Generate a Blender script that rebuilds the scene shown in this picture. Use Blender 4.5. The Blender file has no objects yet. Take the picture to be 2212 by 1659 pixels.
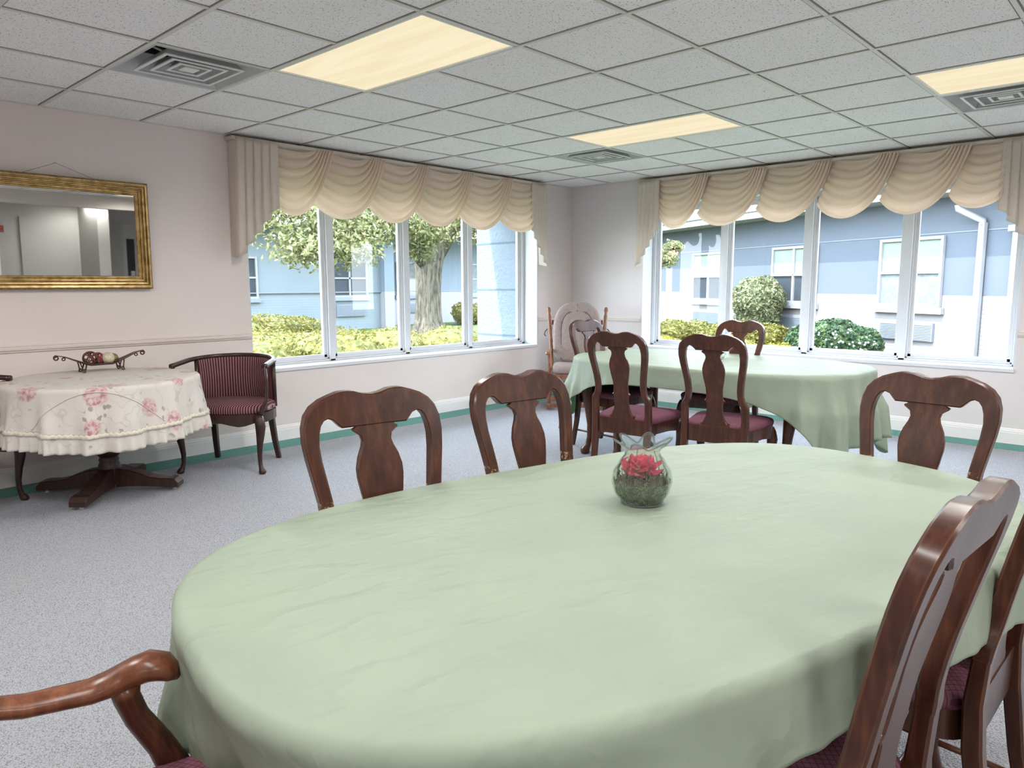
import bpy, math, random
from math import sin, cos, pi, radians as R
from mathutils import Vector, Matrix
S = bpy.context.scene
COL = S.collection
random.seed(7)

# ------------------------------------------------------------------ helpers
class MB:
    def __init__(s): s.v = []; s.f = []; s.uv = None
    def add(s, verts, faces):
        o = len(s.v); s.v += [tuple(p) for p in verts]; s.f += [tuple(i + o for i in f) for f in faces]
    def box(s, c, d, m=None):
        x, y, z = d[0] / 2, d[1] / 2, d[2] / 2
        vs = [Vector((a * x, b * y, e * z)) for a in (-1, 1) for b in (-1, 1) for e in (-1, 1)]
        if m: vs = [m @ p for p in vs]
        s.add([p + Vector(c) for p in vs], [(0, 1, 3, 2), (4, 6, 7, 5), (0, 4, 5, 1), (2, 3, 7, 6), (0, 2, 6, 4), (1, 5, 7, 3)])
    def bb(s, a, b):
        s.box([(a[i] + b[i]) / 2 for i in range(3)], [abs(b[i] - a[i]) for i in range(3)])
    def quad(s, a, b, c, d): s.add([a, b, c, d], [(0, 1, 2, 3)])
    def rings(s, rr, closed=True, cap=True, loop=False):
        n = len(rr[0]); o = len(s.v)
        for r in rr: s.v += [tuple(p) for p in r]
        m = len(rr)
        for i in range(m if loop else m - 1):
            j = (i + 1) % m
            for k in range(n if closed else n - 1):
                l = (k + 1) % n
                s.f.append((o + i * n + k, o + i * n + l, o + j * n + l, o + j * n + k))
        if cap and not loop and closed:
            s.f.append(tuple(o + k for k in range(n))[::-1]); s.f.append(tuple(o + (m - 1) * n + k for k in range(n)))
    def tube(s, path, rad, n=10, cap=True, loop=False, flat=None):
        P = [Vector(p) for p in path]; m = len(P)
        if not hasattr(rad, '__len__'): rad = [rad] * m
        rr = []; up = None
        for i in range(m):
            if loop: t = P[(i + 1) % m] - P[i - 1]
            else: t = P[min(i + 1, m - 1)] - P[max(i - 1, 0)]
            t.normalize()
            if up is None:
                a = Vector((0, 0, 1)) if abs(t.z) < .9 else Vector((1, 0, 0))
                u = t.cross(a).normalized()
            else: u = (up - t * up.dot(t)).normalized()
            up = u; w = t.cross(u)
            fl = flat if flat else 1
            rr.append([P[i] + (u * cos(2 * pi * k / n) + w * sin(2 * pi * k / n) * fl) * rad[i] for k in range(n)])
        s.rings(rr, True, cap, loop)
    def lathe(s, prof, n=20, c=(0, 0, 0)):
        s.rings([[(c[0] + r * cos(2 * pi * k / n), c[1] + r * sin(2 * pi * k / n), c[2] + z) for k in range(n)] for r, z in prof])
    def lathe_ax(s, prof, a, b, n=10):
        a = Vector(a); b = Vector(b); t = (b - a); L = t.length; t.normalize()
        s.tube([a + t * (q * L) for r, q in prof], [r for r, q in prof], n)
    def grid(s, fn, nu, nv, wrap=False, uvfn=None):
        o = len(s.v)
        for i in range(nu + (0 if wrap else 1)):
            for j in range(nv + 1): s.v.append(tuple(fn(i / nu, j / nv)))
        m = nu if wrap else nu + 1
        for i in range(nu):
            for j in range(nv):
                a = o + (i % m) * (nv + 1) + j; b = o + ((i + 1) % m) * (nv + 1) + j
                s.f.append((a, b, b + 1, a + 1))
    def ell(s, c, r, nu=16, nv=10):
        s.rings([[(c[0] + r[0] * cos(2 * pi * k / nu) * sin(pi * j / nv), c[1] + r[1] * sin(2 * pi * k / nu) * sin(pi * j / nv), c[2] - r[2] * cos(pi * j / nv)) for k in range(nu)] for j in range(nv + 1)], True, False)

def obj(name, mb, mat, parent=None, smooth=False, bevel=0, solid=0, sub=0, loc=None, uv=None):
    me = bpy.data.meshes.new(name); me.from_pydata(mb.v, [], mb.f); me.update()
    if smooth:
        me.polygons.foreach_set('use_smooth', [True] * len(me.polygons))
        if smooth != True: me.set_sharp_from_angle(angle=R(smooth))
    if uv:
        L = me.uv_layers.new(name='UVMap')
        for lp in me.loops: L.data[lp.index].uv = uv[lp.vertex_index]
    me.materials.append(mat)
    o = bpy.data.objects.new(name, me); COL.objects.link(o)
    if parent: o.parent = parent
    if loc: o.location = loc
    if solid:
        m = o.modifiers.new('solid', 'SOLIDIFY'); m.thickness = solid; m.offset = 0
    if sub:
        m = o.modifiers.new('sub', 'SUBSURF'); m.levels = sub; m.render_levels = sub
    if bevel:
        m = o.modifiers.new('bevel', 'BEVEL'); m.width = bevel; m.segments = 3; m.limit_method = 'ANGLE'; m.angle_limit = R(38)
        me.polygons.foreach_set('use_smooth', [True] * len(me.polygons))
        m2 = o.modifiers.new('wn', 'WEIGHTED_NORMAL'); m2.keep_sharp = True
    return o

def tag(o, label=None, cat=None, group=None, kind=None):
    if label: o['label'] = label
    if cat: o['category'] = cat
    if group: o['group'] = group
    if kind: o['kind'] = kind
    return o
def thing(name, label, cat, loc=(0, 0, 0), rz=0, group=None):
    o = bpy.data.objects.new(name, None); COL.objects.link(o); o.location = loc; o.rotation_euler = (0, 0, rz)
    o.empty_display_size = .1
    return tag(o, label, cat, group)
def struct(name, mb, mat, **k):
    o = obj(name, mb, mat, **k)
    if not k.get('parent'): o['kind'] = 'structure'
    return o
def dup(root, loc, rz, label=None, group=None):
    r = root.copy(); COL.objects.link(r); r.location = loc; r.rotation_euler = (0, 0, rz)
    if label: r['label'] = label
    if group: r['group'] = group
    for ch in list(root.children):
        c = ch.copy(); COL.objects.link(c); c.parent = r
        for g in list(ch.children):
            d = g.copy(); COL.objects.link(d); d.parent = c
    return r

# ------------------------------------------------------------------ materials
def mat(name, col=(.5, .5, .5), rough=.5, spec=.5, metal=0):
    m = bpy.data.materials.new(name); m.use_nodes = True; nt = m.node_tree
    b = nt.nodes['Principled BSDF']
    b.inputs['Base Color'].default_value = (*col, 1); b.inputs['Roughness'].default_value = rough
    b.inputs['Specular IOR Level'].default_value = spec; b.inputs['Metallic'].default_value = metal
    m['b'] = b.name
    return m
def N(m, t, **k):
    n = m.node_tree.nodes.new(t)
    for a, v in k.items():
        if a in n.inputs.keys(): n.inputs[a].default_value = v
        else: setattr(n, a, v)
    return n
def LK(m, a, b): m.node_tree.links.new(a, b)
def B(m): return m.node_tree.nodes['Principled BSDF']
def coord(m, kind='Object', scale=(1, 1, 1)):
    tc = N(m, 'ShaderNodeTexCoord'); mp = N(m, 'ShaderNodeMapping'); mp.inputs['Scale'].default_value = scale
    LK(m, tc.outputs[kind], mp.inputs['Vector']); return mp.outputs[0]
def ramp(m, fac, stops, interp='LINEAR'):
    r = N(m, 'ShaderNodeValToRGB'); e = r.color_ramp; e.interpolation = interp
    while len(e.elements) < len(stops): e.elements.new(.5)
    for q, (p, c) in zip(e.elements, stops): q.position = p; q.color = (*c, 1)
    LK(m, fac, r.inputs[0]); return r.outputs[0]
def noise(m, vec, scale, detail=3, rough=.5):
    n = N(m, 'ShaderNodeTexNoise'); n.inputs['Scale'].default_value = scale; n.inputs['Detail'].default_value = detail; n.inputs['Roughness'].default_value = rough
    LK(m, vec, n.inputs['Vector']); return n.outputs['Fac']
def voro(m, vec, scale, feature='F1', out='Distance'):
    n = N(m, 'ShaderNodeTexVoronoi'); n.feature = feature; n.inputs['Scale'].default_value = scale
    LK(m, vec, n.inputs['Vector']); return n.outputs[out]
def bump(m, h, strength=.3, dist=.01):
    b = N(m, 'ShaderNodeBump'); b.inputs['Strength'].default_value = strength; b.inputs['Distance'].default_value = dist
    LK(m, h, b.inputs['Height']); LK(m, b.outputs[0], B(m).inputs['Normal']); return b
def mixc(m, fac, a, b, mode='MIX'):
    n = N(m, 'ShaderNodeMix'); n.data_type = 'RGBA'; n.blend_type = mode
    for i, v in ((0, fac), (6, a), (7, b)):
        if isinstance(v, (int, float)): n.inputs[i].default_value = v
        elif isinstance(v, tuple): n.inputs[i].default_value = (*v, 1)
        else: LK(m, v, n.inputs[i])
    return n.outputs[2]
def base(m, c): LK(m, c, B(m).inputs['Base Color'])
def translucent(m, col, fac):
    nt = m.node_tree; out = nt.nodes['Material Output']
    t = N(m, 'ShaderNodeBsdfTranslucent'); 
    if isinstance(col, tuple): t.inputs[0].default_value = (*col, 1)
    else: LK(m, col, t.inputs[0])
    mx = N(m, 'ShaderNodeMixShader'); mx.inputs[0].default_value = fac
    LK(m, B(m).outputs[0], mx.inputs[1]); LK(m, t.outputs[0], mx.inputs[2]); LK(m, mx.outputs[0], out.inputs[0])

def mk_plain(name, c1, c2, scale=6, rough=.6, bs=0, bscale=200, spec=.3, bd=.002):
    m = mat(name, c1, rough, spec); v = coord(m)
    base(m, ramp(m, noise(m, v, scale), [(.3, c1), (.7, c2)]))
    if bs: bump(m, noise(m, v, bscale, 2), bs, bd)
    return m
WALL = mk_plain('wall_paint', (.735, .66, .635), (.77, .695, .67), 1.2, .75, .25, 90)
WALL_R = mk_plain('wall_paint_window_side', (.70, .655, .655), (.735, .69, .69), 1.2, .75, .25, 90)  # cool cast of window daylight put into the right wall's colour
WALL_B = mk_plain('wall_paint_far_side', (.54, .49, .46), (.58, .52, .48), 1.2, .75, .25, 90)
TRIMW = mk_plain('trim_paint', (.82, .79, .79), (.85, .82, .82), 2, .45)
RAILM = mk_plain('chair_rail_paint', (.72, .64, .61), (.75, .67, .63), 2, .5)
WINW = mk_plain('window_frame_paint', (.66, .675, .71), (.70, .715, .745), 2, .4)
GRAY = mk_plain('hall_wall_paint', (.50, .48, .46), (.54, .52, .50), 1, .8)
DOORM = mk_plain('hall_door_paint', (.45, .45, .43), (.50, .49, .47), 1, .6)
STEEL = mk_plain('brushed_steel', (.5, .5, .5), (.6, .6, .6), 20, .3)
BLACK = mat('black_rubber', (.02, .02, .02), .6)
REDS = mat('red_sign_paint', (.45, .03, .03), .5)

CEIL = mat('ceiling_tile', (.5, .5, .47), .9, .1)
v = coord(CEIL); d1 = noise(CEIL, v, 130, 2, .7)
dots = ramp(CEIL, d1, [(.0, (0, 0, 0)), (.335, (0, 0, 0)), (.385, (1, 1, 1))])
big = ramp(CEIL, noise(CEIL, v, 1.1, 2), [(.3, (.85, .83, .81)), (.7, (.88, .86, .85))])
base(CEIL, mixc(CEIL, dots, (.22, .22, .20), big)); bump(CEIL, d1, .35, .002)
GRIDM = mk_plain('ceiling_grid_metal', (.62, .60, .55), (.67, .65, .60), 3, .45)

CARP = mat('carpet', (.3, .32, .35), .75, .25)
v = coord(CARP); n1 = voro(CARP, v, 170); n2 = noise(CARP, v, 260, 2, .8)
c = ramp(CARP, n1, [(.1, (.50, .52, .57)), (.45, (.345, .36, .405)), (.8, (.11, .118, .14))])
c = mixc(CARP, ramp(CARP, n2, [(.42, (0, 0, 0)), (.62, (1, 1, 1))]), c, (.53, .54, .585))
c = mixc(CARP, ramp(CARP, noise(CARP, v, 1.3), [(.35, (0, 0, 0)), (.65, (.25, .25, .25))]), c, (.42, .43, .43))
base(CARP, c); bump(CARP, n1, .8, .006)
TEAL = mk_plain('teal_carpet', (.10, .27, .235), (.14, .34, .30), 40, .9, .5, 240)

def fabric(name, c1, c2, tr=None, fac=.3, sc=260, bs=.15, cre=0.0):
    m = mat(name, c1, .55 if cre else .85, .45 if cre else .15); v = coord(m)
    col = ramp(m, noise(m, v, 4), [(.35, c1), (.65, c2)]); base(m, col)
    h = noise(m, v, sc, 2)
    b1 = bump(m, h, bs, .001)
    if cre:
        mp = coord(m, 'Object', (1, 2.3, 1)); h2 = noise(m, mp, 2.6, 4, .55)
        rr = ramp(m, h2, [(.40, (0, 0, 0)), (.475, (.8, .8, .8)), (.5, (1, 1, 1)), (.53, (.75, .75, .75)), (.62, (.1, .1, .1))])
        b2 = N(m, 'ShaderNodeBump'); b2.inputs['Strength'].default_value = cre; b2.inputs['Distance'].default_value = .006
        LK(m, rr, b2.inputs['Height']); LK(m, b2.outputs[0], b1.inputs['Normal'])
    if tr: translucent(m, tr, fac)
    return m
GREEN = fabric('green_tablecloth', (.405, .475, .375), (.44, .51, .40), (.16, .52, .30), .27, 300, .12, .55)
SWAG = fabric('cream_swag_fabric', (.88, .79, .70), (.92, .83, .74), (.98, .85, .74), .48, 300, .1)
JABOT = fabric('taupe_jabot_fabric', (.72, .635, .56), (.76, .67, .59), (.8, .7, .6), .2, 300, .1)

def wood(name, dark, mid, light, rough=.28, axis=(6, 6, .8), chips=True, coat=.4):
    m = mat(name, mid, rough, .5); v = coord(m, 'Object', axis)
    n = noise(m, v, 9, 6, .6)
    c = ramp(m, n, [(.3, dark), (.5, mid), (.72, light)])
    v2 = coord(m, 'Object')
    c = mixc(m, ramp(m, noise(m, v2, 7, 2), [(.4, (0, 0, 0)), (.75, (.5, .5, .5))]), c, light)
    if chips:
        mx = N(m, 'ShaderNodeMath'); mx.operation = 'MULTIPLY'
        g = N(m, 'ShaderNodeNewGeometry')
        pt = ramp(m, g.outputs['Pointiness'], [(.53, (0, 0, 0)), (.58, (1, 1, 1))])
        spots = ramp(m, noise(m, v2, 38, 3, .7), [(.685, (0, 0, 0)), (.70, (1, 1, 1))])
        sx_ = N(m, 'ShaderNodeSeparateXYZ'); LK(m, v2, sx_.inputs[0])
        def band(out, c0, w0, k):
            a_ = N(m, 'ShaderNodeMath'); a_.operation = 'SUBTRACT'; a_.inputs[1].default_value = c0; LK(m, out, a_.inputs[0])
            b_ = N(m, 'ShaderNodeMath'); b_.operation = 'ABSOLUTE'; LK(m, a_.outputs[0], b_.inputs[0])
            d_ = N(m, 'ShaderNodeMath'); d_.operation = k; d_.inputs[1].default_value = w0; LK(m, b_.outputs[0], d_.inputs[0]); return d_.outputs[0]
        zb_ = band(sx_.outputs[2], .712, .012, 'LESS_THAN'); xb_ = band(sx_.outputs[0], 0, .13, 'GREATER_THAN')
        spots = ramp(m, noise(m, v2, 70, 3, .7), [(.53, (0, 0, 0)), (.56, (1, 1, 1))])
        at_ = N(m, 'ShaderNodeAttribute'); at_.attribute_type = 'OBJECT'; at_.attribute_name = 'scuffed'
        spots = mixc(m, 1.0, mixc(m, 1.0, mixc(m, 1.0, spots, zb_, 'MULTIPLY'), xb_, 'MULTIPLY'), at_.outputs['Fac'], 'MULTIPLY')
        c = mixc(m, spots, c, (.36, .24, .13))
        bv = N(m, 'ShaderNodeBevel'); bv.samples = 4; bv.inputs['Radius'].default_value = .004
        dp = N(m, 'ShaderNodeVectorMath'); dp.operation = 'DOT_PRODUCT'; LK(m, bv.outputs[0], dp.inputs[0]); LK(m, g.outputs['True Normal'], dp.inputs[1])
        em = ramp(m, dp.outputs['Value'], [(.90, (1, 1, 1)), (.985, (0, 0, 0))])
        em2 = mixc(m, 1.0, em, ramp(m, noise(m, v2, 14, 3), [(.35, (.15, .15, .15)), (.6, (.8, .8, .8))]), 'MULTIPLY')
        c = mixc(m, em2, c, (.20, .075, .028))
    base(m, c); bump(m, n, .05, .001)
    B(m).inputs['Specular IOR Level'].default_value = .35; B(m).inputs['Coat Weight'].default_value = coat * .45; B(m).inputs['Coat Roughness'].default_value = .22
    return m
CHERRY = wood('cherry_wood', (.030, .0085, .005), (.052, .016, .010), (.10, .035, .017))
MAHOG = wood('dark_mahogany', (.02, .010, .009), (.035, .015, .013), (.06, .025, .018), .3, chips=False)
HONEY = wood('honey_maple', (.14, .05, .024), (.22, .09, .045), (.34, .15, .085), .3, chips=False)
ARMW = wood('worn_arm_wood', (.09, .026, .012), (.15, .05, .024), (.26, .10, .05), .3)

PLUM = mat('plum_seat_fabric', (.2, .08, .11), .85, .2)
v = coord(PLUM, 'Object', (1, 1, 1)); vv = N(PLUM, 'ShaderNodeMapping'); vv.inputs['Rotation'].default_value = (0, 0, R(45)); LK(PLUM, v, vv.inputs[0])
bk = N(PLUM, 'ShaderNodeTexBrick'); bk.offset = 0; bk.inputs['Scale'].default_value = 1; bk.inputs['Brick Width'].default_value = .012; bk.inputs['Row Height'].default_value = .012; bk.inputs['Mortar Size'].default_value = .0009
bk.inputs['Color1'].default_value = (.19, .075, .11, 1); bk.inputs['Color2'].default_value = (.175, .07, .10, 1); bk.inputs['Mortar'].default_value = (.10, .03, .05, 1)
LK(PLUM, vv.outputs[0], bk.inputs['Vector']); base(PLUM, bk.outputs['Color'])

STRIPE = mat('striped_upholstery', (.2, .08, .1), .8, .2)
tc = N(STRIPE, 'ShaderNodeTexCoord'); sp = N(STRIPE, 'ShaderNodeSeparateXYZ'); LK(STRIPE, tc.outputs['UV'], sp.inputs[0])
ml = N(STRIPE, 'ShaderNodeMath'); ml.operation = 'MULTIPLY'; ml.inputs[1].default_value = 1.0; LK(STRIPE, sp.outputs[0], ml.inputs[0])
fr = N(STRIPE, 'ShaderNodeMath'); fr.operation = 'FRACT'; LK(STRIPE, ml.outputs[0], fr.inputs[0])
base(STRIPE, ramp(STRIPE, fr.outputs[0], [(.0, (.075, .02, .03)), (.42, (.085, .025, .035)), (.5, (.34, .22, .23)), (.62, (.38, .25, .26)), (.72, (.16, .06, .07)), (.9, (.075, .02, .03))]))

MAUVE = mk_plain('mauve_cushion_fabric', (.27, .215, .205), (.33, .265, .25), 30, .9, .5, 190)
TUFT = mk_plain('cushion_seam_fabric', (.12, .09, .09), (.14, .11, .11), 30, .9)

FLORAL = mat('floral_tablecloth', (.7, .66, .62), .85, .15)
v = coord(FLORAL, 'UV'); dv = N(FLORAL, 'ShaderNodeTexNoise'); dv.inputs['Scale'].default_value = 30; LK(FLORAL, v, dv.inputs[0])
ds = N(FLORAL, 'ShaderNodeVectorMath'); ds.operation = 'MULTIPLY_ADD'; ds.inputs[1].default_value = (.03, .03, 0); LK(FLORAL, dv.outputs['Color'], ds.inputs[0]); LK(FLORAL, v, ds.inputs[2])
vd = ds.outputs[0]
r1 = voro(FLORAL, vd, 4.6); leafn = voro(FLORAL, vd, 17); r2 = noise(FLORAL, vd, 45, 3)
msk = ramp(FLORAL, voro(FLORAL, vd, 4.6, 'F1', 'Color'), [(.30, (0, 0, 0)), (.35, (1, 1, 1))], 'CONSTANT')
rose = ramp(FLORAL, r1, [(.26, (1, 1, 1)), (.33, (0, 0, 0))])
petal = ramp(FLORAL, r2, [(.38, (.50, .27, .28)), (.5, (.70, .48, .47)), (.62, (.74, .62, .58))])
lf = ramp(FLORAL, r1, [(.26, (0, 0, 0)), (.33, (1, 1, 1)), (.46, (1, 1, 1)), (.54, (0, 0, 0))])
lf2 = ramp(FLORAL, leafn, [(.22, (1, 1, 1)), (.28, (0, 0, 0))])
cream = ramp(FLORAL, noise(FLORAL, v, 5), [(.3, (.70, .66, .61)), (.7, (.75, .715, .67))])
c = mixc(FLORAL, mixc(FLORAL, 1.0, lf, lf2, 'MULTIPLY'), cream, (.42, .37, .32))
vines = ramp(FLORAL, noise(FLORAL, vd, 7, 1), [(.488, (0, 0, 0)), (.496, (.35, .35, .35)), (.504, (.35, .35, .35)), (.512, (0, 0, 0))])
c = mixc(FLORAL, vines, c, (.46, .42, .36))
c = mixc(FLORAL, mixc(FLORAL, 1.0, rose, msk, 'MULTIPLY'), c, petal)
base(FLORAL, c); translucent(FLORAL, (.7, .66, .6), .12)
LACE = mk_plain('lace_trim', (.66, .60, .50), (.74, .69, .60), 90, .9, .6, 300)

GOLD = mat('gilt_frame', (.45, .3, .12), .32, .5, .75); v = coord(GOLD)
base(GOLD, ramp(GOLD, noise(GOLD, v, 22, 4), [(.3, (.30, .19, .07)), (.55, (.52, .36, .15)), (.75, (.68, .52, .27))])); bump(GOLD, noise(GOLD, v, 60, 2), .2, .002)
GOLDD = mat('antique_gilt_edge', (.2, .12, .04), .5, .5, .5); v = coord(GOLDD)
base(GOLDD, ramp(GOLDD, noise(GOLDD, v, 70, 3), [(.4, (.10, .06, .02)), (.6, (.33, .22, .08))])); bump(GOLDD, noise(GOLDD, v, 80, 2), .8, .004)
MIRR = mat('mirror_glass', (.80, .82, .80), .015, .5, 1.0)
IRON = mk_plain('bronze_iron', (.06, .035, .03), (.10, .055, .045), 30, .35)
WIRE = mat('hanging_wire', (.10, .08, .07), .5)
VENTM = mk_plain('vent_enamel', (.55, .56, .54), (.60, .60, .58), 4, .4)
VENTL = mk_plain('vent_louvre_enamel', (.72, .73, .71), (.76, .77, .75), 4, .4)
DUCT = mk_plain('duct_interior', (.03, .033, .036), (.06, .065, .07), 8, .5)
VENTD = mk_plain('vent_pan_metal', (.42, .43, .43), (.52, .53, .53), 4, .35)  # pan metal; its darker grey also paints the shade on the louvre vanes

def emit(name, c, s):
    m = bpy.data.materials.new(name); m.use_nodes = True; nt = m.node_tree; nt.nodes.clear()
    e = nt.nodes.new('ShaderNodeEmission'); o = nt.nodes.new('ShaderNodeOutputMaterial'); nt.links.new(e.outputs[0], o.inputs[0])
    e.inputs[1].default_value = s
    tcn = nt.nodes.new('ShaderNodeTexCoord'); w = nt.nodes.new('ShaderNodeTexNoise'); w.inputs['Scale'].default_value = 2.2
    mp = nt.nodes.new('ShaderNodeMapping'); mp.inputs['Scale'].default_value = (6, .6, 1)
    nt.links.new(tcn.outputs['Object'], mp.inputs[0]); nt.links.new(mp.outputs[0], w.inputs[0])
    r = nt.nodes.new('ShaderNodeValToRGB'); r.color_ramp.elements[0].color = (*[q * .93 for q in c[:2]], c[2] * .86, 1); r.color_ramp.elements[1].color = (*c, 1)
    r.color_ramp.elements[0].position = .35; r.color_ramp.elements[1].position = .6
    nt.links.new(w.outputs[0], r.inputs[0]); nt.links.new(r.outputs[0], e.inputs[0])
    return m
PANEL = emit('light_diffuser', (1, .87, .62), .262)

def glassy(name, tint=(1, 1, 1), ior=1.5, boost=1.0):
    m = bpy.data.materials.new(name); m.use_nodes = True; nt = m.node_tree; nt.nodes.clear()
    o = nt.nodes.new('ShaderNodeOutputMaterial'); t = nt.nodes.new('ShaderNodeBsdfTransparent'); g = nt.nodes.new('ShaderNodeBsdfGlossy'); f = nt.nodes.new('ShaderNodeLayerWeight'); fr_ = nt.nodes.new('ShaderNodeValToRGB'); mx = nt.nodes.new('ShaderNodeMixShader')
    t.inputs[0].default_value = (*tint, 1); g.inputs['Roughness'].default_value = .01; f.inputs[0].default_value = .5
    e = fr_.color_ramp.elements; e[0].position = .0; e[0].color = (.03 * boost,) * 3 + (1,); e[1].position = 1; e[1].color = (1, 1, 1, 1)
    for p_, c_ in ((.55, .04), (.78, .09), (.92, .32)): q_ = e.new(p_); q_.color = (min(1, c_ * boost),) * 3 + (1,)
    nt.links.new(f.outputs['Facing'], fr_.inputs[0]); nt.links.new(fr_.outputs[0], mx.inputs[0]); nt.links.new(t.outputs[0], mx.inputs[1]); nt.links.new(g.outputs[0], mx.inputs[2]); nt.links.new(mx.outputs[0], o.inputs[0])
    return m
PANE = glassy('window_glass', (.97, .985, .98), 1.5)
VASEG = glassy('clear_vase_glass', (.97, 1, .98), 1.38, 3.6)
_nt = VASEG.node_tree; _lw = _nt.nodes.new('ShaderNodeLayerWeight'); _lw.inputs[0].default_value = .22; _r = _nt.nodes.new('ShaderNodeValToRGB')
_r.color_ramp.elements[0].color = (.97, 1, .98, 1); _r.color_ramp.elements[1].color = (.16, .20, .18, 1); _r.color_ramp.elements[0].position = .55
_nt.links.new(_lw.outputs['Facing'], _r.inputs[0]); _nt.links.new(_r.outputs[0], _nt.nodes['Transparent BSDF'].inputs[0])

MOSS = mat('moss', (.1, .1, .05), .9, .1); v = coord(MOSS); gi = N(MOSS, 'ShaderNodeNewGeometry')
base(MOSS, ramp(MOSS, gi.outputs['Random Per Island'], [(.1, (.03, .036, .016)), (.5, (.085, .10, .045)), (.95, (.27, .29, .16))]))
PINK = mat('pink_petal', (.80, .07, .17), .6, .3); v = coord(PINK); base(PINK, ramp(PINK, noise(PINK, v, 60), [(.3, (.66, .035, .12)), (.7, (.88, .12, .22))])); translucent(PINK, (.9, .12, .22), .35)

# exterior
def leafm(name, a, b, c, tr=.35):
    m = mat(name, b, .6, .3); oi = N(m, 'ShaderNodeNewGeometry'); v = coord(m)
    col = ramp(m, voro(m, v, 14, 'F1', 'Color'), [(.2, a), (.5, b), (.8, c)]); base(m, col); translucent(m, col, tr); return m
L_HEDGE = leafm('hedge_leaf', (0.0739, 0.0792, 0.013), (0.1344, 0.1241, 0.0242), (0.2016, 0.1742, 0.0446))
L_LOW = leafm('yellow_groundcover_leaf', (0.1319, 0.1255, 0.0135), (0.1875, 0.1691, 0.0231), (0.2361, 0.2019, 0.0461))
L_TREE = leafm('tree_leaf', (0.0743, 0.0926, 0.0304), (0.1403, 0.146, 0.0574), (0.2475, 0.228, 0.1148))
L_DARK = leafm('dark_shrub_leaf', (0.0135, 0.0338, 0.015), (0.03, 0.0638, 0.0263), (0.09, 0.135, 0.045))
L_PALE = leafm('pale_shrub_leaf', (0.0805, 0.1029, 0.0455), (0.1449, 0.158, 0.077), (0.2254, 0.2278, 0.126))
FLOWER = mat('white_blossom', (0.315, 0.315, 0.33), .7)
REDFL = mat('salmon_blossom', (.75, .30, .22), .7)
BARK = mat('bark', (0.3, 0.27, 0.2), .9, .1); v = coord(BARK, 'Object', (7, 7, 1.0))
n = noise(BARK, v, 2.6, 6, .65); base(BARK, ramp(BARK, n, [(.32, (0.0263, 0.0225, 0.0173)), (.48, (0.09, 0.0788, 0.06)), (.62, (0.15, 0.135, 0.105)), (.75, (0.12, 0.1237, 0.0675))])); bump(BARK, n, 1.0, .06)
GRASS = mat('lawn_grass', (.2, .28, .1), .95, .05); v = coord(GRASS)
base(GRASS, ramp(GRASS, noise(GRASS, v, 9, 5, .7), [(.3, (0.042, 0.0665, 0.021)), (.5, (0.07, 0.098, 0.035)), (.7, (0.119, 0.14, 0.063))])); bump(GRASS, noise(GRASS, v, 60, 2), .6, .02)
CONC = mk_plain('walk_concrete', (0.204, 0.192, 0.174), (0.228, 0.216, 0.198), 4, .9)
MULCH = mk_plain('bark_mulch', (0.098, 0.063, 0.0525), (0.154, 0.105, 0.091), 25, .95)

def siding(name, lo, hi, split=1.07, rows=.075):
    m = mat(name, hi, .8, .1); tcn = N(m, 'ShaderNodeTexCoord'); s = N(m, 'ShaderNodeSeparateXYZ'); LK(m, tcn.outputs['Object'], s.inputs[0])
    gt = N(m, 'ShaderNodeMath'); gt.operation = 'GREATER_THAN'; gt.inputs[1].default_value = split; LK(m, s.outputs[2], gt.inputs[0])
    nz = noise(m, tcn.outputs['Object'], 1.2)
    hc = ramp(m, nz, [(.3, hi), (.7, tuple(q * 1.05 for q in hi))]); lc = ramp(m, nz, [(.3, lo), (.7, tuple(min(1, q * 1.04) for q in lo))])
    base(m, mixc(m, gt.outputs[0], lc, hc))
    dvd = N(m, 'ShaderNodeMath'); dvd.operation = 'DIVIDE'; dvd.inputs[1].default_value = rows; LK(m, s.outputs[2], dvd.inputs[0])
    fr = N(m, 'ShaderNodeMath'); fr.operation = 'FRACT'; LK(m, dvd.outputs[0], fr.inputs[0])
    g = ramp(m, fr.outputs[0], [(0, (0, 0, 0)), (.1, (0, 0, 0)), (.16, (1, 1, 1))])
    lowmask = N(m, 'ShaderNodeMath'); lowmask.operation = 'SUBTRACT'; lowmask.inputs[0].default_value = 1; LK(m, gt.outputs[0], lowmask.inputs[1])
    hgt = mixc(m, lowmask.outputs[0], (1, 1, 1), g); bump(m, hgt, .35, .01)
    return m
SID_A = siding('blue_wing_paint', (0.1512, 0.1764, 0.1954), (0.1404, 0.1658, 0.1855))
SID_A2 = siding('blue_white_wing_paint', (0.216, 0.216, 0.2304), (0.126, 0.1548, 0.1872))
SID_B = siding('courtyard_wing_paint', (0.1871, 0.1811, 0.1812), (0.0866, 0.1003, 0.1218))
STUC = mat('stucco_paint', (.46, .56, .63), .95, .05); v = coord(STUC); bump(STUC, noise(STUC, v, 22, 4, .6), .9, .02)
base(STUC, ramp(STUC, noise(STUC, v, 3), [(.3, (0.1548, 0.1872, 0.2232)), (.7, (0.1728, 0.2052, 0.2412))]))
GROOVE = mat('stucco_groove', (0.077, 0.105, 0.133), .9)
ROOF = mk_plain('eave_paint', (0.216, 0.216, 0.2232), (0.2376, 0.2376, 0.2448), 2, .8)
DARKG = mat('dark_window_glass', (.035, .042, .05), .08, .6)
BLIND = mk_plain('pale_green_blind', (0.1425, 0.1875, 0.1462), (0.165, 0.2025, 0.165), 2, .8)
CURT = mk_plain('grey_curtain', (0.096, 0.112, 0.12), (0.144, 0.16, 0.168), 12, .8)
EXTW = mk_plain('exterior_trim_white', (0.198, 0.201, 0.21), (0.216, 0.219, 0.228), 2, .6)
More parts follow.
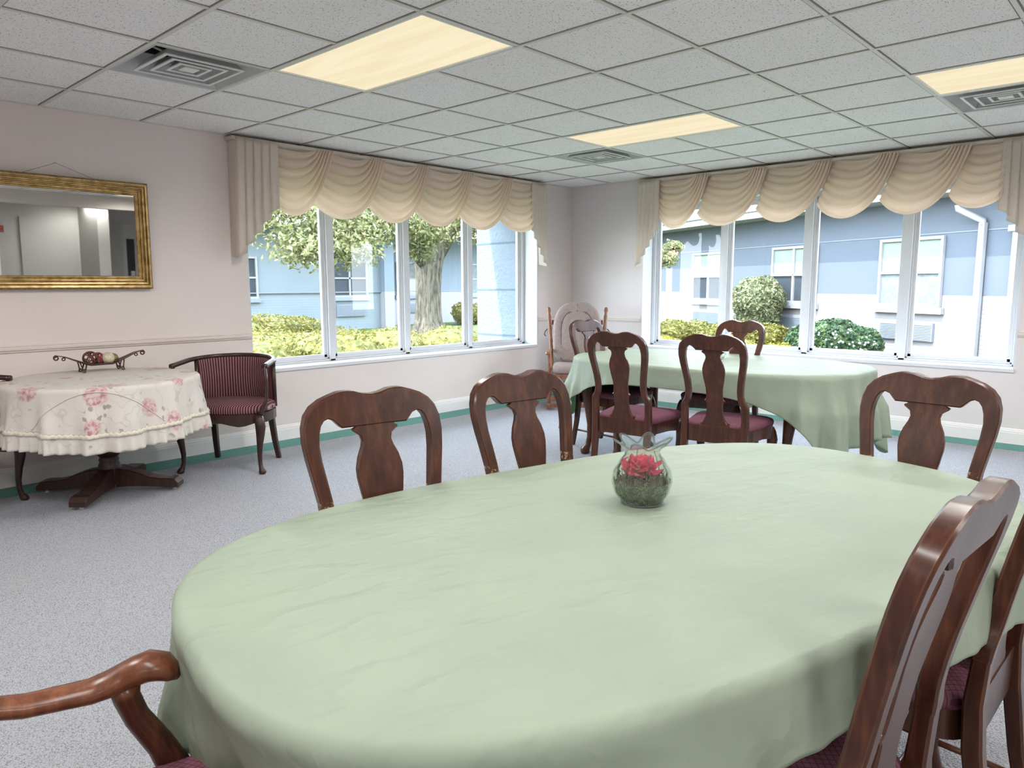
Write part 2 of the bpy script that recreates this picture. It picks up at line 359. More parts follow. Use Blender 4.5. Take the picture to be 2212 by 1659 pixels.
ACM = mk_plain('air_conditioner_enamel', (0.1368, 0.1548, 0.1836), (0.1512, 0.1692, 0.198), 2, .6)
DOORW = mk_plain('white_door_paint', (0.192, 0.186, 0.192), (0.21, 0.204, 0.21), 2, .6)

# ------------------------------------------------------------------ room shell
ZC = 2.407; T = .6096; GX = -5.4587; GY = -.5672
XW, YS = -10.6, -8.2          # west wall, south line
WL = (-4.115, -.615); WR = (-.985, -4.49); WZ = (.585, 2.16); TH = .34
def gxy(i, j): return GX + i * T, GY - j * T

def wall_hole(mb, axis, a0, a1, h0, h1, th, ztop=2.75):
    # axis 'x': wall in plane y 0..th ; axis 'y': wall in plane x 0..th
    def bx(p0, p1, z0, z1):
        if axis == 'x': mb.bb((p0, 0, z0), (p1, th, z1))
        else: mb.bb((0, p0, z0), (th, p1, z1))
    bx(a0, h0, 0, ztop); bx(h1, a1, 0, ztop); bx(h0, h1, 0, WZ[0]); bx(h0, h1, WZ[1], ztop)
m = MB(); wall_hole(m, 'x', XW, TH, WL[0], WL[1], TH); struct('wall_left', m, WALL)
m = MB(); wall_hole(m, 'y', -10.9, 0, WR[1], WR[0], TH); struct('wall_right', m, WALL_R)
m = MB(); m.bb((XW - .2, -10.9, 0), (XW, TH, 2.75)); struct('wall_west', m, WALL_B)
# south side: pier, header and a dimmer hallway alcove behind (seen in the mirror)
m = MB()
m.bb((XW, YS - .25, 0), (-3.95, YS, 2.75)); m.bb((-.75, YS - .25, 0), (0, YS, 2.75))
m.bb((-3.95, YS - .25, 2.20), (-.75, YS, 2.75)); struct('wall_south', m, WALL_B)
m = MB(); m.bb((-4.2, -10.9, 0), (0, -10.75, 2.75)); m.bb((-4.2, -10.75, 0), (-3.95, YS - .25, 2.75))
m.bb((-2.05, -10.75, 0), (-1.85, -9.7, 2.42)); struct('wall_hall', m, GRAY)
m = MB(); m.bb((XW, -10.8, -.12), (0, 0, 0)); FL = struct('floor', m, CARP)
m = MB(); m.quad((XW, -.03, .0012), (-.03, -.03, .0012), (-.03, -.285, .0012), (XW, -.285, .0012))
m.quad((-.03, -.03, .0014), (-.03, YS, .0014), (-.285, YS, .0014), (-.285, -.03, .0014)); obj('border_strip', m, TEAL, FL)['label'] = 'teal carpet border along the walls'

def run(mb, prof, axis, a, b):
    # profile (d from wall, z) swept along a wall
    for i in range(len(prof) - 1):
        (d0, z0), (d1, z1) = prof[i], prof[i + 1]
        if axis == 'x': mb.quad((a, -d0, z0), (b, -d0, z0), (b, -d1, z1), (a, -d1, z1))
        else: mb.quad((-d0, a, z0), (-d0, b, z0), (-d1, b, z1), (-d1, a, z1))
BP = [(.016, 0), (.016, .088), (.014, .092), (.014, .104), (.010, .108), (.008, .118), (0, .124)]
m = MB(); run(m, BP, 'x', XW, 0); struct('baseboard_left', m, TRIMW)
m = MB(); run(m, BP, 'y', 0, YS); struct('baseboard_right', m, TRIMW)
RP = [(0, .858), (.010, .860), (.012, .868), (.020, .874), (.022, .886), (.014, .892), (.018, .900), (.010, .906), (0, .908)]
m = MB(); run(m, RP, 'x', XW, WL[0]); run(m, RP, 'x', WL[1], 0); struct('trim_1', m, RAILM)
m = MB(); run(m, RP, 'y', 0, WR[0]); run(m, RP, 'y', WR[1], YS); struct('trim_2', m, RAILM)

LIGHTS = [(i, j) for i in (-7, -3, 1, 5) for j in (2, 6, 10)] + [(5, 14)]  # last panel is added in the hall to brighten its mirror view
VENTS = [(0, 1), (6, 1), (6, 6), (-6, 4), (-2, 9)]
holes = set()
for i, j in LIGHTS: holes |= {(i, j), (i, j + 1)}
holes |= set(VENTS)
m = MB(); g = MB()
for i in range(-9, 9):
    for j in range(-1, 17):
        x0, y0 = gxy(i, j); x1, y1 = x0 + T, y0 - T
        x0c, x1c, y0c, y1c = max(x0, XW), min(x1, 0), min(y0, 0), max(y1, -10.8)
        if x1c <= x0c or y0c <= y1c or (i, j) in holes: continue
        m.quad((x0c, y0c, ZC + .006), (x0c, y1c, ZC + .006), (x1c, y1c, ZC + .006), (x1c, y0c, ZC + .006))
CE = struct('ceiling', m, CEIL)
LS = {(i, j) for i, j in LIGHTS}; gr = MB()
for i in range(-8, 9):
    x, _ = gxy(i, 0)
    if XW < x < 0: g.bb((x - .010, -10.8, ZC), (x + .010, 0, ZC + .03)); gr.bb((x - .0165, -10.8, ZC + .0045), (x + .0165, 0, ZC + .02))
for j in range(0, 17):
    _, y = gxy(0, j)
    if y < -10.8: continue
    for i in range(-9, 9):
        x, _ = gxy(i, 0)
        if (i, j - 1) in LS: continue
        x0, x1 = max(XW, x + .012), min(0, x + T - .012)
        if x1 > x0: g.bb((x0, y - .010, ZC + .0008), (x1, y + .010, ZC + .03)); gr.bb((x0, y - .0165, ZC + .0046), (x1, y + .0165, ZC + .02))
g.bb((XW, -.022, ZC), (0, 0, ZC + .02)); g.bb((-.022, YS, ZC), (0, 0, ZC + .02))
obj('ceiling_grid', g, GRIDM, CE); obj('grid_reveal', gr, mk_plain('grid_reveal_paint', (.20, .19, .17), (.25, .24, .21), 4, .8), CE)  # dark strips stand in for shade in the gaps along the grid
m = MB(); m.bb((XW, -10.9, 2.62), (0, 0, 2.72)); struct('roof_deck', m, DUCT); 
bpy.data.objects['roof_deck'].name = 'trim_3'

# lights
def make_light():
    t = thing('ceiling_light', 'x', 'ceiling light')
    w, l = T / 2 - .012, T - .012
    a = MB()
    for s in (-1, 1):
        a.bb((s * w, -l, .0), (s * (w - .012), l, .028)); a.bb((-w, s * l, .0), (w, s * (l - .012), .028))
    a.bb((-w, -l, .06), (w, l, .10))
    obj('frame', a, VENTL, t)
    d = MB(); d.bb((-w + .012, -l + .012, .006), (w - .012, l - .012, .012)); obj('diffuser', d, PANEL, t)
    return t
LL = {(1, 2): 'lit cream ceiling light panel, the large one between vent and tall left window', (5, 2): 'narrow-looking lit ceiling light panel beside the farthest square vent',
      (5, 6): 'lit ceiling light panel cut by the right edge of the photo'}
L0 = None
for (i, j) in LIGHTS:
    x, y = gxy(i + .5, j + 1); lab = LL.get((i, j), 'lit cream ceiling light panel further back in the room behind the viewer')
    if L0 is None: L0 = make_light(); L0.location = (x, y, ZC); L0['label'] = lab; L0['group'] = 'ceiling light panels'
    else: dup(L0, (x, y, ZC), 0, lab)
# vents
def make_vent():
    t = thing('ceiling_vent', 'x', 'ceiling vent', group='square ceiling vents')
    h = T / 2 - .010; a = MB()
    def sq(r, z): return [(-r, -r, z), (r, -r, z), (r, r, z), (-r, r, z)]
    a.rings([sq(h, .0), sq(h - .014, .0), sq(h - .020, .006), sq(h - .13, .085), sq(h - .13, .09), sq(h, .03)], True, False)
    obj('frame', a, VENTD, t)
    for k, (r, z) in enumerate(((.205, .004), (.145, .006), (.085, .008))):
        z -= .010; b = MB(); b.rings([sq(r, z + .006), sq(r, z), sq(r - .015, z), sq(r - .015, z + .006)], True, False, True)
        lo_ = obj('louvre', b, VENTL, t)
        b = MB(); b.rings([sq(r - .004, z + .005), sq(r - .036, z + .048), sq(r - .038, z + .048), sq(r - .010, z + .005)], True, False, True)
        obj('louvre_vane', b, VENTD, lo_)
    b = MB(); b.rings([sq(.04, .0), sq(.038, -.003), sq(.0, -.003)], True, False); b.rings([sq(.04, .0), sq(.03, .03)], True, False)
    obj('centre_plate', b, VENTL, t)
    b = MB(); b.rings([sq(h - .125, .085), sq(h - .125, .19)], True, False); b.quad(*sq(h - .125, .19)); 
    obj('duct', b, DUCT, t)
    b = MB(); b.tube([(-.02, .2, .09), (.0, .05, .06), (.02, -.02, .03)], .008, 6); b.tube([(-.2, .02, .09), (-.1, .0, .06), (.0, .0, .03)], .006, 6)
    obj('bracket', b, VENTM, t)
    return t
V0 = None
VLAB = {(0, 1): 'large square louvred ceiling vent above the gilt mirror', (6, 1): 'small far ceiling vent beside the room corner', (6, 6): 'square ceiling vent cut by the right edge under a light panel'}
for (i, j) in VENTS:
    x, y = gxy(i + .5, j + .5); lab = VLAB.get((i, j), 'square ceiling vent behind the viewer')
    if V0 is None: V0 = make_vent(); V0.location = (x, y, ZC); V0['label'] = lab
    else: dup(V0, (x, y, ZC), 0, lab)

# ------------------------------------------------------------------ windows
def window(name, W):
    # W(a, d, z): a along wall left->right as seen inside, d depth outward from inner face
    L = 3.5 if name == 'window_1' else 3.505
    root = bpy.data.objects.new(name, None); COL.objects.link(root); root['kind'] = 'structure'; root['label'] = 'wide white four-light window'
    def bb(mb, a0, d0, z0, a1, d1, z1):
        p = W(a0, d0, z0); q = W(a1, d1, z1); mb.bb([min(p[i], q[i]) for i in range(3)], [max(p[i], q[i]) for i in range(3)])
    s = MB(); bb(s, -.0, -.012, WZ[0] - .012, L, TH - .02, WZ[0] + .018); obj('window_sill', s, WINW, root, bevel=.004)
    s = MB(); bb(s, 0, .002, WZ[0] + .018, .014, TH - .02, WZ[1]); bb(s, L - .014, .002, WZ[0] + .018, L, TH - .02, WZ[1]); bb(s, 0, .002, WZ[1] - .014, L, TH - .02, WZ[1])
    obj('jamb_lining', s, WINW, root)
    u = (L - .028) / 4; z0 = WZ[0] + .018; z1 = WZ[1] - .014
    f = MB()
    for k in range(5):
        a = .014 + u * k; w = .038 if k in (0, 4) else .055
        c = a + (.038 / 2 if k == 0 else -.038 / 2 if k == 4 else 0)
        bb(f, c - w / 2, .195, z0, c + w / 2, .30, z1)
    bb(f, .014, .195, z0, L - .014, .30, z0 + .018); bb(f, .014, .195, z1 - .03, L - .014, .30, z1)
    obj('window_frame', f, WINW, root, bevel=.003)
    for k in range(4):
        a0 = .014 + u * k + (.038 if k == 0 else .0275); a1 = .014 + u * (k + 1) - (.038 if k == 3 else .0275)
        zz0 = z0 + .018; zz1 = z1 - .03
        m = MB(); r = .030
        for (q, d0, d1) in ((.016, .215, .275), (r, .228, .262)):
            off = 0 if q == .016 else .012
            bb(m, a0 + off, d0, zz0 + off, a0 + off + q, d1, zz1 - off); bb(m, a1 - off - q, d0, zz0 + off, a1 - off, d1, zz1 - off)
            bb(m, a0 + off, d0, zz0 + off, a1 - off, d1, zz0 + off + q); bb(m, a0 + off, d0, zz1 - off - q, a1 - off, d1, zz1 - off)
        sash = obj('sash', m, WINW, root, bevel=.003)
        g = MB(); g.quad(W(a0 + .03, .246, zz0 + .03), W(a1 - .03, .246, zz0 + .03), W(a1 - .03, .246, zz1 - .03), W(a0 + .03, .246, zz1 - .03))
        obj('pane', g, PANE, sash)
    return root
window('window_1', lambda a, d, z: (WL[0] + a, d, z))
window('window_2', lambda a, d, z: (d, WR[0] - a, z))

# ------------------------------------------------------------------ valances
def valance(name, label, W, a0, a1, Ls, Ts, cs, jl, jr, ztop=2.376, zc=1.965, zb=1.85):
    t = thing(name, label, 'valance')
    b = MB()
    p = W(a0, 0.0, ztop - .01); q = W(a1, .125, ztop + .012)
    b.bb([min(p[i], q[i]) for i in range(3)], [max(p[i], q[i]) for i in range(3)]); obj('mounting_board', b, JABOT, t)
    for k in range(len(Ts)):
        Lx = Ls if k == 0 else Ts[k - 1]; cL = Ls if k == 0 else cs[k - 1]; Tx = Ts[k]; cR = cs[k] if k < len(cs) else Tx
        last = k == len(Ts) - 1
        w = .17 if not last else .06; W_ = cR - cL
        def fn(u, v, Lx=Lx, cL=cL, Tx=Tx, cR=cR, w=w, W_=W_, k=k, last=last):
            tt = u
            x0 = Lx + (cL - Lx) * v; zz0 = ztop + (zc - ztop) * v
            x3 = Tx - w * (1 - v) ** .8; z3 = ztop
            x1 = x0 + W_ * .26; z1 = zz0 - .03 - .17 * v
            x2 = (Tx - w) * (1 - v) + (cR - .02) * v - .12 * W_ * (1 - v); z2 = ztop - .05 - .61 * v
            if last: x2 = Tx - w * .5 * (1 - v); z2 = zz0 - .03 - .10 * v; z3 = ztop + (zc - .02 - ztop) * v; x3 = Tx
            b0, b1, b2, b3 = (1 - tt) ** 3, 3 * tt * (1 - tt) ** 2, 3 * tt * tt * (1 - tt), tt ** 3
            a = b0 * x0 + b1 * x1 + b2 * x2 + b3 * x3; z = b0 * zz0 + b1 * z1 + b2 * z2 + b3 * z3
            ph = 2 * pi * 6.5 * v + .9 * sin(3 * u + k)
            env = .25 + .75 * sin(pi * min(1, .12 + tt * .9)) 
            if tt > .6: env = max(env, .9)
            fold = (abs(sin(ph / 2)) ** .8 * 2 - 1) * .019 * env * min(1, v * 6)
            o = .075 + .035 * sin(pi * tt) * (.4 + .6 * v) + .045 * tt ** 3 + fold - .02 * v * (1 - tt) ** 3
            return W(a, o, z)
        s = MB(); s.grid(fn, 44, 78); obj('swag', s, SWAG, t, smooth=True, solid=.003)
    def jabot(x0, x1, zo, zi):
        # x0 = outer (long) edge, x1 = inner (short) edge
        n = 5; pts = []; st = (x1 - x0) / n
        for k in range(n):
            xs = x0 + st * k
            pts += [(xs, .118), (xs + st * .12, .138), (xs + st * 1.12, .132), (xs + st * 1.16, .120), (xs + st * .62, .108)]
        pts = pts[:-1]; tot = [0]
        for p, q in zip(pts, pts[1:]): tot.append(tot[-1] + abs(q[0] - p[0]) + abs(q[1] - p[1]))
        m = MB(); P = []
        for i in range(len(pts) - 1):
            for s_ in range(5):
                f = s_ / 5; P.append((pts[i][0] + (pts[i + 1][0] - pts[i][0]) * f, pts[i][1] + (pts[i + 1][1] - pts[i][1]) * f, (tot[i] + (tot[i + 1] - tot[i]) * f) / tot[-1]))
        P.append((pts[-1][0], pts[-1][1], 1.0))
        def fn(u, v):
            a, d, s_ = P[min(len(P) - 1, int(round(u * (len(P) - 1))))]
            zh = zo + (zi - zo) * s_
            z = ztop + (zh - ztop) * v
            fan = 1 + .10 * v
            return W(x1 + (a - x1) * fan, d + .012 * v * sin(s_ * 31), z)
        m.grid(fn, len(P) - 1, 14); obj('jabot', m, JABOT, t, smooth=True, solid=.003)
        r = MB(); r.quad(W(x0, 0, ztop), W(x0, .12, ztop), W(x0 - (x1 - x0) * .1, .12, zo), W(x0 - (x1 - x0) * .06, 0.02, zo + .02)); obj('side_return', r, JABOT, t, solid=.003)
    jabot(*jl); jabot(*jr)
    return t
valance('window_valance', 'cream swagged valance over the left window, beside the gilt mirror', lambda a, o, z: (a, -o, z), -4.25, -.62,
        -3.93, [-3.37, -2.84, -2.31, -1.74, -1.165, -.84], [-3.555, -2.99, -2.465, -1.904, -1.313], (-4.225, -3.89, 1.485, 1.89), (-.635, -.86, 1.485, 1.88))
valance('window_valance', 'cream swagged valance over the right-hand courtyard window', lambda a, o, z: (-o, -a, z), .985, 4.62,
        1.23, [1.83, 2.43, 3.03, 3.57, 4.10, 4.33], [1.675, 2.302, 2.879, 3.416, 3.941], (1.005, 1.25, 1.463, 1.87), (4.60, 4.31, 1.45, 1.86), zc=2.0, zb=1.83)

# ------------------------------------------------------------------ dining chairs
def yb(z):
    P = [(0, -.295), (.2, -.255), (.42, -.228), (.55, -.236), (.70, -.262), (.85, -.298), (1.0, -.338)]
    for (a, p), (b, q) in zip(P, P[1:]):
        if z <= b:
            t = (z - a) / (b - a); t = max(0, t); return p + (q - p) * t
    return P[-1][1]
def ysm(z): return (yb(z - .04) + yb(z) + yb(z + .04)) / 3 if z > .04 else yb(z)
PAIRS = [(.201, .555, .160, .555), (.200, .575, .159, .575), (.190, .592, .151, .592), (.177, .612, .143, .612), (.171, .64, .138, .64), (.171, .67, .137, .67), (.176, .72, .141, .72), (.186, .78, .150, .78),
 (.195, .83, .157, .825), (.200, .875, .160, .865), (.198, .912, .157, .893), (.188, .943, .150, .915), (.170, .965, .140, .928), (.145, .981, .129, .932), (.118, .991, .115, .927), (.098, .997, .103, .914), (.09, .999, .094, .905),
 (.07, 1.0, .07, .905), (.05, .998, .05, .905), (.025, .990, .025, .905), (0, .987, 0, .905)]
def strip(mb, pairs, th, yoff=0, c=.0045, mirror=True):
    seq = [(a, b, cc, d) for a, b, cc, d in pairs]
    if mirror: seq += [(-a, b, -cc, d) for a, b, cc, d in reversed(pairs[:-1])]
    rr = []
    for ox, oz, ix, iz in seq:
        O = Vector((ox, 0, oz)); I = Vector((ix, 0, iz)); d = (O - I).normalized() * c
        ring = []
        for p, s in ((I, th / 2 - c), (I + d, th / 2), (O - d, th / 2), (O, th / 2 - c), (O, -th / 2 + c), (O - d, -th / 2), (I + d, -th / 2), (I, -th / 2 + c)):
            ring.append((p.x, ysm(p.z) + yoff + s, p.z))
        rr.append(ring)
    mb.rings(rr)
def trap(y, w0=.190, w1=.255, y0=-.225, y1=.205): return w0 + (w1 - w0) * (y - y0) / (y1 - y0)
def seat_outline(k, inset=0, n=32):
    pts = []
    for i in range(n):
        a = 2 * pi * i / n; e = .32
        cx = math.copysign(abs(cos(a)) ** e, cos(a)); sy = math.copysign(abs(sin(a)) ** e, sin(a))
        y = -.008 + sy * (.216 * k - inset); w = trap(-.008 + sy * .216) * k - inset
        if sy > .9: y += .012 * (1 - cx * cx)
        pts.append((cx * w, y))
    return pts
def cab_leg(mb, x, y, h, sx, sy, s=1.0):
    d = Vector((sx, sy, 0)).normalized()
    prof = [(h, 0, .026), (h * .93, .010, .031), (h * .82, .020, .033), (h * .68, .014, .027), (h * .5, .002, .020), (h * .32, -.006, .0155), (h * .18, -.004, .0135), (h * .10, .004, .015), (h * .055, .014, .021), (h * .03, .018, .024), (0, .016, .019)]
    mb.tube([Vector((x, y, z)) + d * o * s for z, o, r in prof], [r * s for z, o, r in prof], 12)
def make_chair(name, label, arms=False):
    t = thing(name, label, 'chair')
    m = MB(); strip(m, PAIRS, .035); fr = obj('back_frame', m, CHERRY, t, smooth=30)
    SP = [(.084, .452), (.078, .466), (.066, .485), (.054, .51), (.048, .545), (.047, .575), (.050, .595), (.060, .606), (.052, .614), (.048, .64), (.050, .68), (.060, .73), (.066, .77), (.066, .795), (.058, .825), (.046, .85), (.042, .865), (.046, .880), (.064, .893), (.066, .898), (.056, .903), (.058, .925)]
    m = MB(); rr = []
    for w, z in SP:
        y = ysm(z) + .006
        rr.append([(-w, y - .005, z), (-w + .004, y - .008, z), (w - .004, y - .008, z), (w, y - .005, z), (w, y + .005, z), (w - .004, y + .008, z), (-w + .004, y + .008, z), (-w, y + .005, z)])
    m.rings(rr); obj('splat', m, CHERRY, t, smooth=False)
    for s in (-1, 1):
        m = MB(); rr = []
        for z, xc, w, d in ((.558, .1805, .040, .032), (.46, .180, .040, .036), (.36, .178, .040, .038), (.2, .176, .036, .034), (0, .178, .032, .032)):
            y = ysm(z); c = .005; a, b = w / 2, d / 2
            rr.append([(s * xc + px, y + py, z) for px, py in ((-a, -b + c), (-a + c, -b), (a - c, -b), (a, -b + c), (a, b - c), (a - c, b), (-a + c, b), (-a, b - c))])
        m.rings(rr); obj('leg', m, CHERRY, t)
        m = MB(); cab_leg(m, s * .215, .165, .40, s, 1); obj('leg', m, CHERRY, t, smooth=True)
    m = MB()
    # seat frame: four rails
    o1 = seat_outline(.985); o2 = seat_outline(.985, .02)
    rings = [[(x, y, .425) for x, y in o1], [(x, y, .358 + (.018 * cos(3.2 * x * pi) if y > .1 else 0)) for x, y in o1], [(x, y, .362) for x, y in o2], [(x, y, .425) for x, y in o2]]
    m.rings(rings, True, False, True); m.bb((-.165, -.235, .352), (.165, -.212, .452)); m.bb((-.082, -.232, .44), (.082, -.200, .470))
    obj('seat_frame', m, CHERRY, t, smooth=False)
    m = MB(); rr = []
    for k, z in ((.985, .424), (1.0, .436), (1.0, .448), (.97, .460), (.90, .468), (.75, .474), (.5, .479), (.2, .481)): rr.append([(x, y, z) for x, y in seat_outline(k)])
    m.rings(rr); obj('seat', m, PLUM, t, smooth=True)
    m = MB()
    for s in (-1, 1): m.tube([(s * .205, .15, .13), (s * .178, -.26, .13)], .008, 8)
    m.tube([(-.19, -.05, .13), (.19, -.05, .13)], .008, 8); obj('stretcher', m, CHERRY, t, smooth=True)
    if arms:
        for s in (-1, 1):
            m = MB(); pa = [(.186, ysm(.645), .645), (.200, -.20, .638), (.222, -.12, .616), (.238, -.03, .612), (.243, .00, .617), (.240, .035, .632), (.236, .060, .640), (.232, .082, .636), (.230, .096, .623), (.229, .104, .613)]
            rr = []
            for i, p in enumerate(pa):
                q0 = Vector(pa[max(0, i - 1)]); q1 = Vector(pa[min(len(pa) - 1, i + 1)]); tt = (q1 - q0).normalized(); n_ = Vector((tt.y, -tt.x, 0)).normalized(); u_ = n_.cross(tt).normalized()
                if u_.z < 0 and abs(u_.z) > .3: u_ = -u_
                w = (.020, .022, .026, .031, .034, .035, .034, .031, .022, .006)[i]; h = (.016, .016, .017, .018, .020, .022, .024, .022, .015, .004)[i]
                rr.append([Vector(p) + n_ * w * cos(a) * (1 if abs(cos(a)) > .8 else 1.05) + u_ * h * sin(a) for a in [2 * pi * k / 12 for k in range(12)]])
            m.rings(rr); arm = obj('arm', m, ARMW, t, smooth=True)
            m = MB(); pa = [(.240, .020, .615), (.240, .022, .59), (.241, .035, .55), (.243, .068, .49), (.246, .088, .44), (.248, .100, .385)]
            m.tube([(s * x, y, z) for x, y, z in pa], [.026, .022, .021, .023, .027, .028], 12); obj('arm_support', m, CHERRY, t, smooth=True)
            arm.scale = (s, 1, 1) if s == -1 else (1, 1, 1)
    return t
CH = make_chair('dining_chair', 'dining chair across the near green table, left one of the pair with scuffed posts')
CH['group'] = 'queen anne style dining chairs'
CH.location = (-5.848, -4.165, 0); CH.rotation_euler = (0, 0, R(167))
G = 'queen anne style dining chairs'
dup(CH, (-5.262, -4.205, 0), R(171), 'dining chair across the near green table, right one of the pair', G)
dup(CH, (-4.715, -4.861, 0), R(84.6), 'dining chair at the right end of the near table, showing the front of its back', G)
dup(CH, (-5.775, -4.946, 0), R(-4), 'large near dining chair in the right foreground, seen edge-on from behind', G)
dup(CH, (-5.16, -5.0, 0), R(-2), 'dark dining chair cut off at the bottom right corner', G)
dup(CH, (-2.979, -2.896, 0), R(-82.1), 'dining chair seen from behind at the far table, left one of two', G)
dup(CH, (-2.829, -3.445, 0), R(-81.7), 'dining chair seen from behind at the far table, right one of two', G)
dup(CH, (-1.866, -2.906, 0), R(90.6), 'dining chair on the window side of the far table', G)
dup(CH, (-2.235, -2.215, 0), R(177), 'dining chair at the left end of the far table, in front of the glider', G)
for rt_ in [o for o in COL.objects if o.name in ('dining_chair', 'dining_chair.001', 'dining_chair.002')]:
    for c_ in rt_.children: c_['scuffed'] = 1.0
AC = make_chair('dining_armchair', 'dining armchair at the bottom left with worn brown arm and plum seat', True)
AC['category'] = 'chair'
AC.location = (-6.675, -4.412, 0); AC.rotation_euler = (0, 0, R(-25 - 90))

# ------------------------------------------------------------------ oval tables and cloths
def se(th, a, b, n):
    c, s = cos(th), sin(th); r = (abs(c / a) ** n + abs(s / b) ** n) ** (-1 / n); return r * c, r * s
def oval_table(label, loc, rz, a=1.0, b=.56, n=2.9, legs=((.62, .36), (-.62, .36), (.62, -.36), (-.62, -.36)), h=.735):
    t = thing('dining_table', label, 'table', loc, rz)
    m = MB(); rr = []
    for k, z in ((.97, h - .030), (.99, h - .026), (.995, h - .012), (.985, h - .004), (.97, h - .003)):
        rr.append([(x * k, y * k, z) for x, y in [se(2 * pi * i / 72, a, b, n) for i in range(72)]])
    m.rings(rr); obj('tabletop', m, CHERRY, t)
    m = MB(); lx, ly = legs[0]
    for s in (-1, 1):
        m.bb((-lx, s * ly - .011, h - .125), (lx, s * ly + .011, h - .03)); m.bb((s * lx - .011, -ly, h - .125), (s * lx + .011, ly, h - .03))
    obj('apron', m, CHERRY, t, bevel=.003)
    for x, y in legs:
        m = MB(); cab_leg(m, x, y, h - .03, x, y, 1.55); obj('leg', m, CHERRY, t, smooth=True)
    return t
def cloth(name, label, cat, loc, rz, edge, drop, mt, h=.7385, folds=None, nth=480, ns=22, rc=.022, uvscale=1, ntop=10, ymax=99):
    # edge(th)->(x,y); drop(th)->length ; folds(th, s)->outward offset
    E_ = [edge(2 * pi * i / nth) for i in range(nth)]; m = MB(); uv = []; rings = []; per = 0; pers = []
    for i in range(nth): 
        pers.append(per); per += math.dist(E_[i], E_[(i + 1) % nth])
    NRM = []
    for i in range(nth):
        p, q = E_[i - 1], E_[(i + 1) % nth]; tx, ty = q[0] - p[0], q[1] - p[1]; l = math.hypot(tx, ty); NRM.append((ty / l, -tx / l))
    D = [drop(2 * pi * i / nth, E_[i], NRM[i]) for i in range(nth)]
    for _ in range(6): D = [(D[i - 1] + 2 * D[i] + D[(i + 1) % nth]) / 4 for i in range(nth)]
    V = []
    for j in range(1, ntop + 1):
        k = j / ntop; rings.append([(E_[i][0] * k, E_[i][1] * k, h) for i in range(nth)]); V.append([(E_[i][0] * k, E_[i][1] * k) for i in range(nth)])
    for j in range(1, ns + 1):
        ring = []; uvr = []
        for i in range(nth):
            s = D[i] * j / ns; th = 2 * pi * i / nth
            if s < rc * pi / 2: o = rc * sin(s / rc); z = h - rc * (1 - cos(s / rc))
            else: o = rc; z = h - rc - (s - rc * pi / 2)
            o += folds(th, s, D[i], pers[i]) if folds else 0
            ring.append((E_[i][0] + NRM[i][0] * o, min(E_[i][1] + NRM[i][1] * o, ymax), max(z, .02)))
            uvr.append((E_[i][0] + NRM[i][0] * s, E_[i][1] + NRM[i][1] * s))
        rings.append(ring); V.append(uvr)
    m.v.append((0, 0, h)); uv.append((0, 0))
    o = 1
    for r_, u_ in zip(rings, V): m.v += r_; uv += [(a * uvscale, b * uvscale) for a, b in u_]
    for i in range(nth): m.f.append((0, o + i, o + (i + 1) % nth))
    for j in range(len(rings) - 1):
        for i in range(nth):
            k = (i + 1) % nth; m.f.append((o + j * nth + i, o + (j + 1) * nth + i, o + (j + 1) * nth + k, o + j * nth + k))
    ob = obj(name, m, mt, smooth=True, uv=uv, solid=.0016); ob.location = loc; ob.rotation_euler = (0, 0, rz); tag(ob, label, cat)
    ob['cloth'] = 1; del ob['cloth']
    return ob, rings, D, NRM
def rect_drop(A, Bq, mx=.62, mn=.17, lim=None):
    def f(th, p, n):
        # cloth is a rounded rectangle of half sizes A,B lying over the top
        ts = []
        if abs(n[0]) > 1e-4: ts.append((math.copysign(A, n[0]) - p[0]) / n[0])
        if abs(n[1]) > 1e-4: ts.append((math.copysign(Bq, n[1]) - p[1]) / n[1])
        d_ = max(mn, min(mx, min(ts)))
        if lim and lim[0] < th < lim[1]: d_ = min(d_, .305)
        return d_
    return f
def fold_fn(seed, amp=.035, wl=.17):
    rnd = random.Random(seed); ph = [rnd.uniform(0, 6.28) for _ in range(6)]
    def f(th, s, D, per):
        k = max(0, min(1, (s - .02) / .22)); big = max(0, min(1, (D - .24) / .18))
        w = sin(per * 2 * pi / wl + ph[0] + 1.1 * sin(per * 3.1 + ph[1])) + .45 * sin(per * 2 * pi / (wl * .47) + ph[2])
        small = .25 * sin(per * 2 * pi / .43 + ph[3])
        return k * (amp * (.12 + .88 * big) * w + .008 * small + .010 + .05 * big * k) * (.4 + .6 * s / max(D, .01))
    return f
def pushed(f):
    # the armchair's seat pushes the hanging cloth back under the table end
    def g_(th, s, D, per):
        d = math.degrees(th); k = max(0, min(1, (d - 168) / 14)) * max(0, min(1, (226 - d) / 14))
        return f(th, s, D, per) * (1 - .4 * k) - .50 * k * max(0, s - .05)
    return g_
TA, TB, TN = 1.003, .563, 2.9
NT = (-5.522, -4.602, 0); NR = R(-12.6)
FT = (-2.149, -2.98, 0); FR = R(88.3)
oval_table('oval dining table under the near pale green cloth', NT, NR)
oval_table('oval dining table under the far green cloth by the windows', FT, FR, 1.04, .595, legs=((.77, .44), (-.77, .44), (.77, -.44), (-.77, -.44)))
cloth('tablecloth', 'pale green cloth on the large near oval table', 'tablecloth', NT, NR, lambda th: se(th, TA, TB, TN), rect_drop(1.33, .563 + .155, .50, .15, (R(140), R(216))), GREEN, folds=pushed(fold_fn(3, .034, .15)))
cloth('tablecloth', 'green cloth on the far oval table, hanging long at its right end', 'tablecloth', FT, FR, lambda th: se(th, 1.044, .60, 3.0), rect_drop(1.47, .60 + .155, .66, .15), GREEN, folds=fold_fn(11, .040, .19))

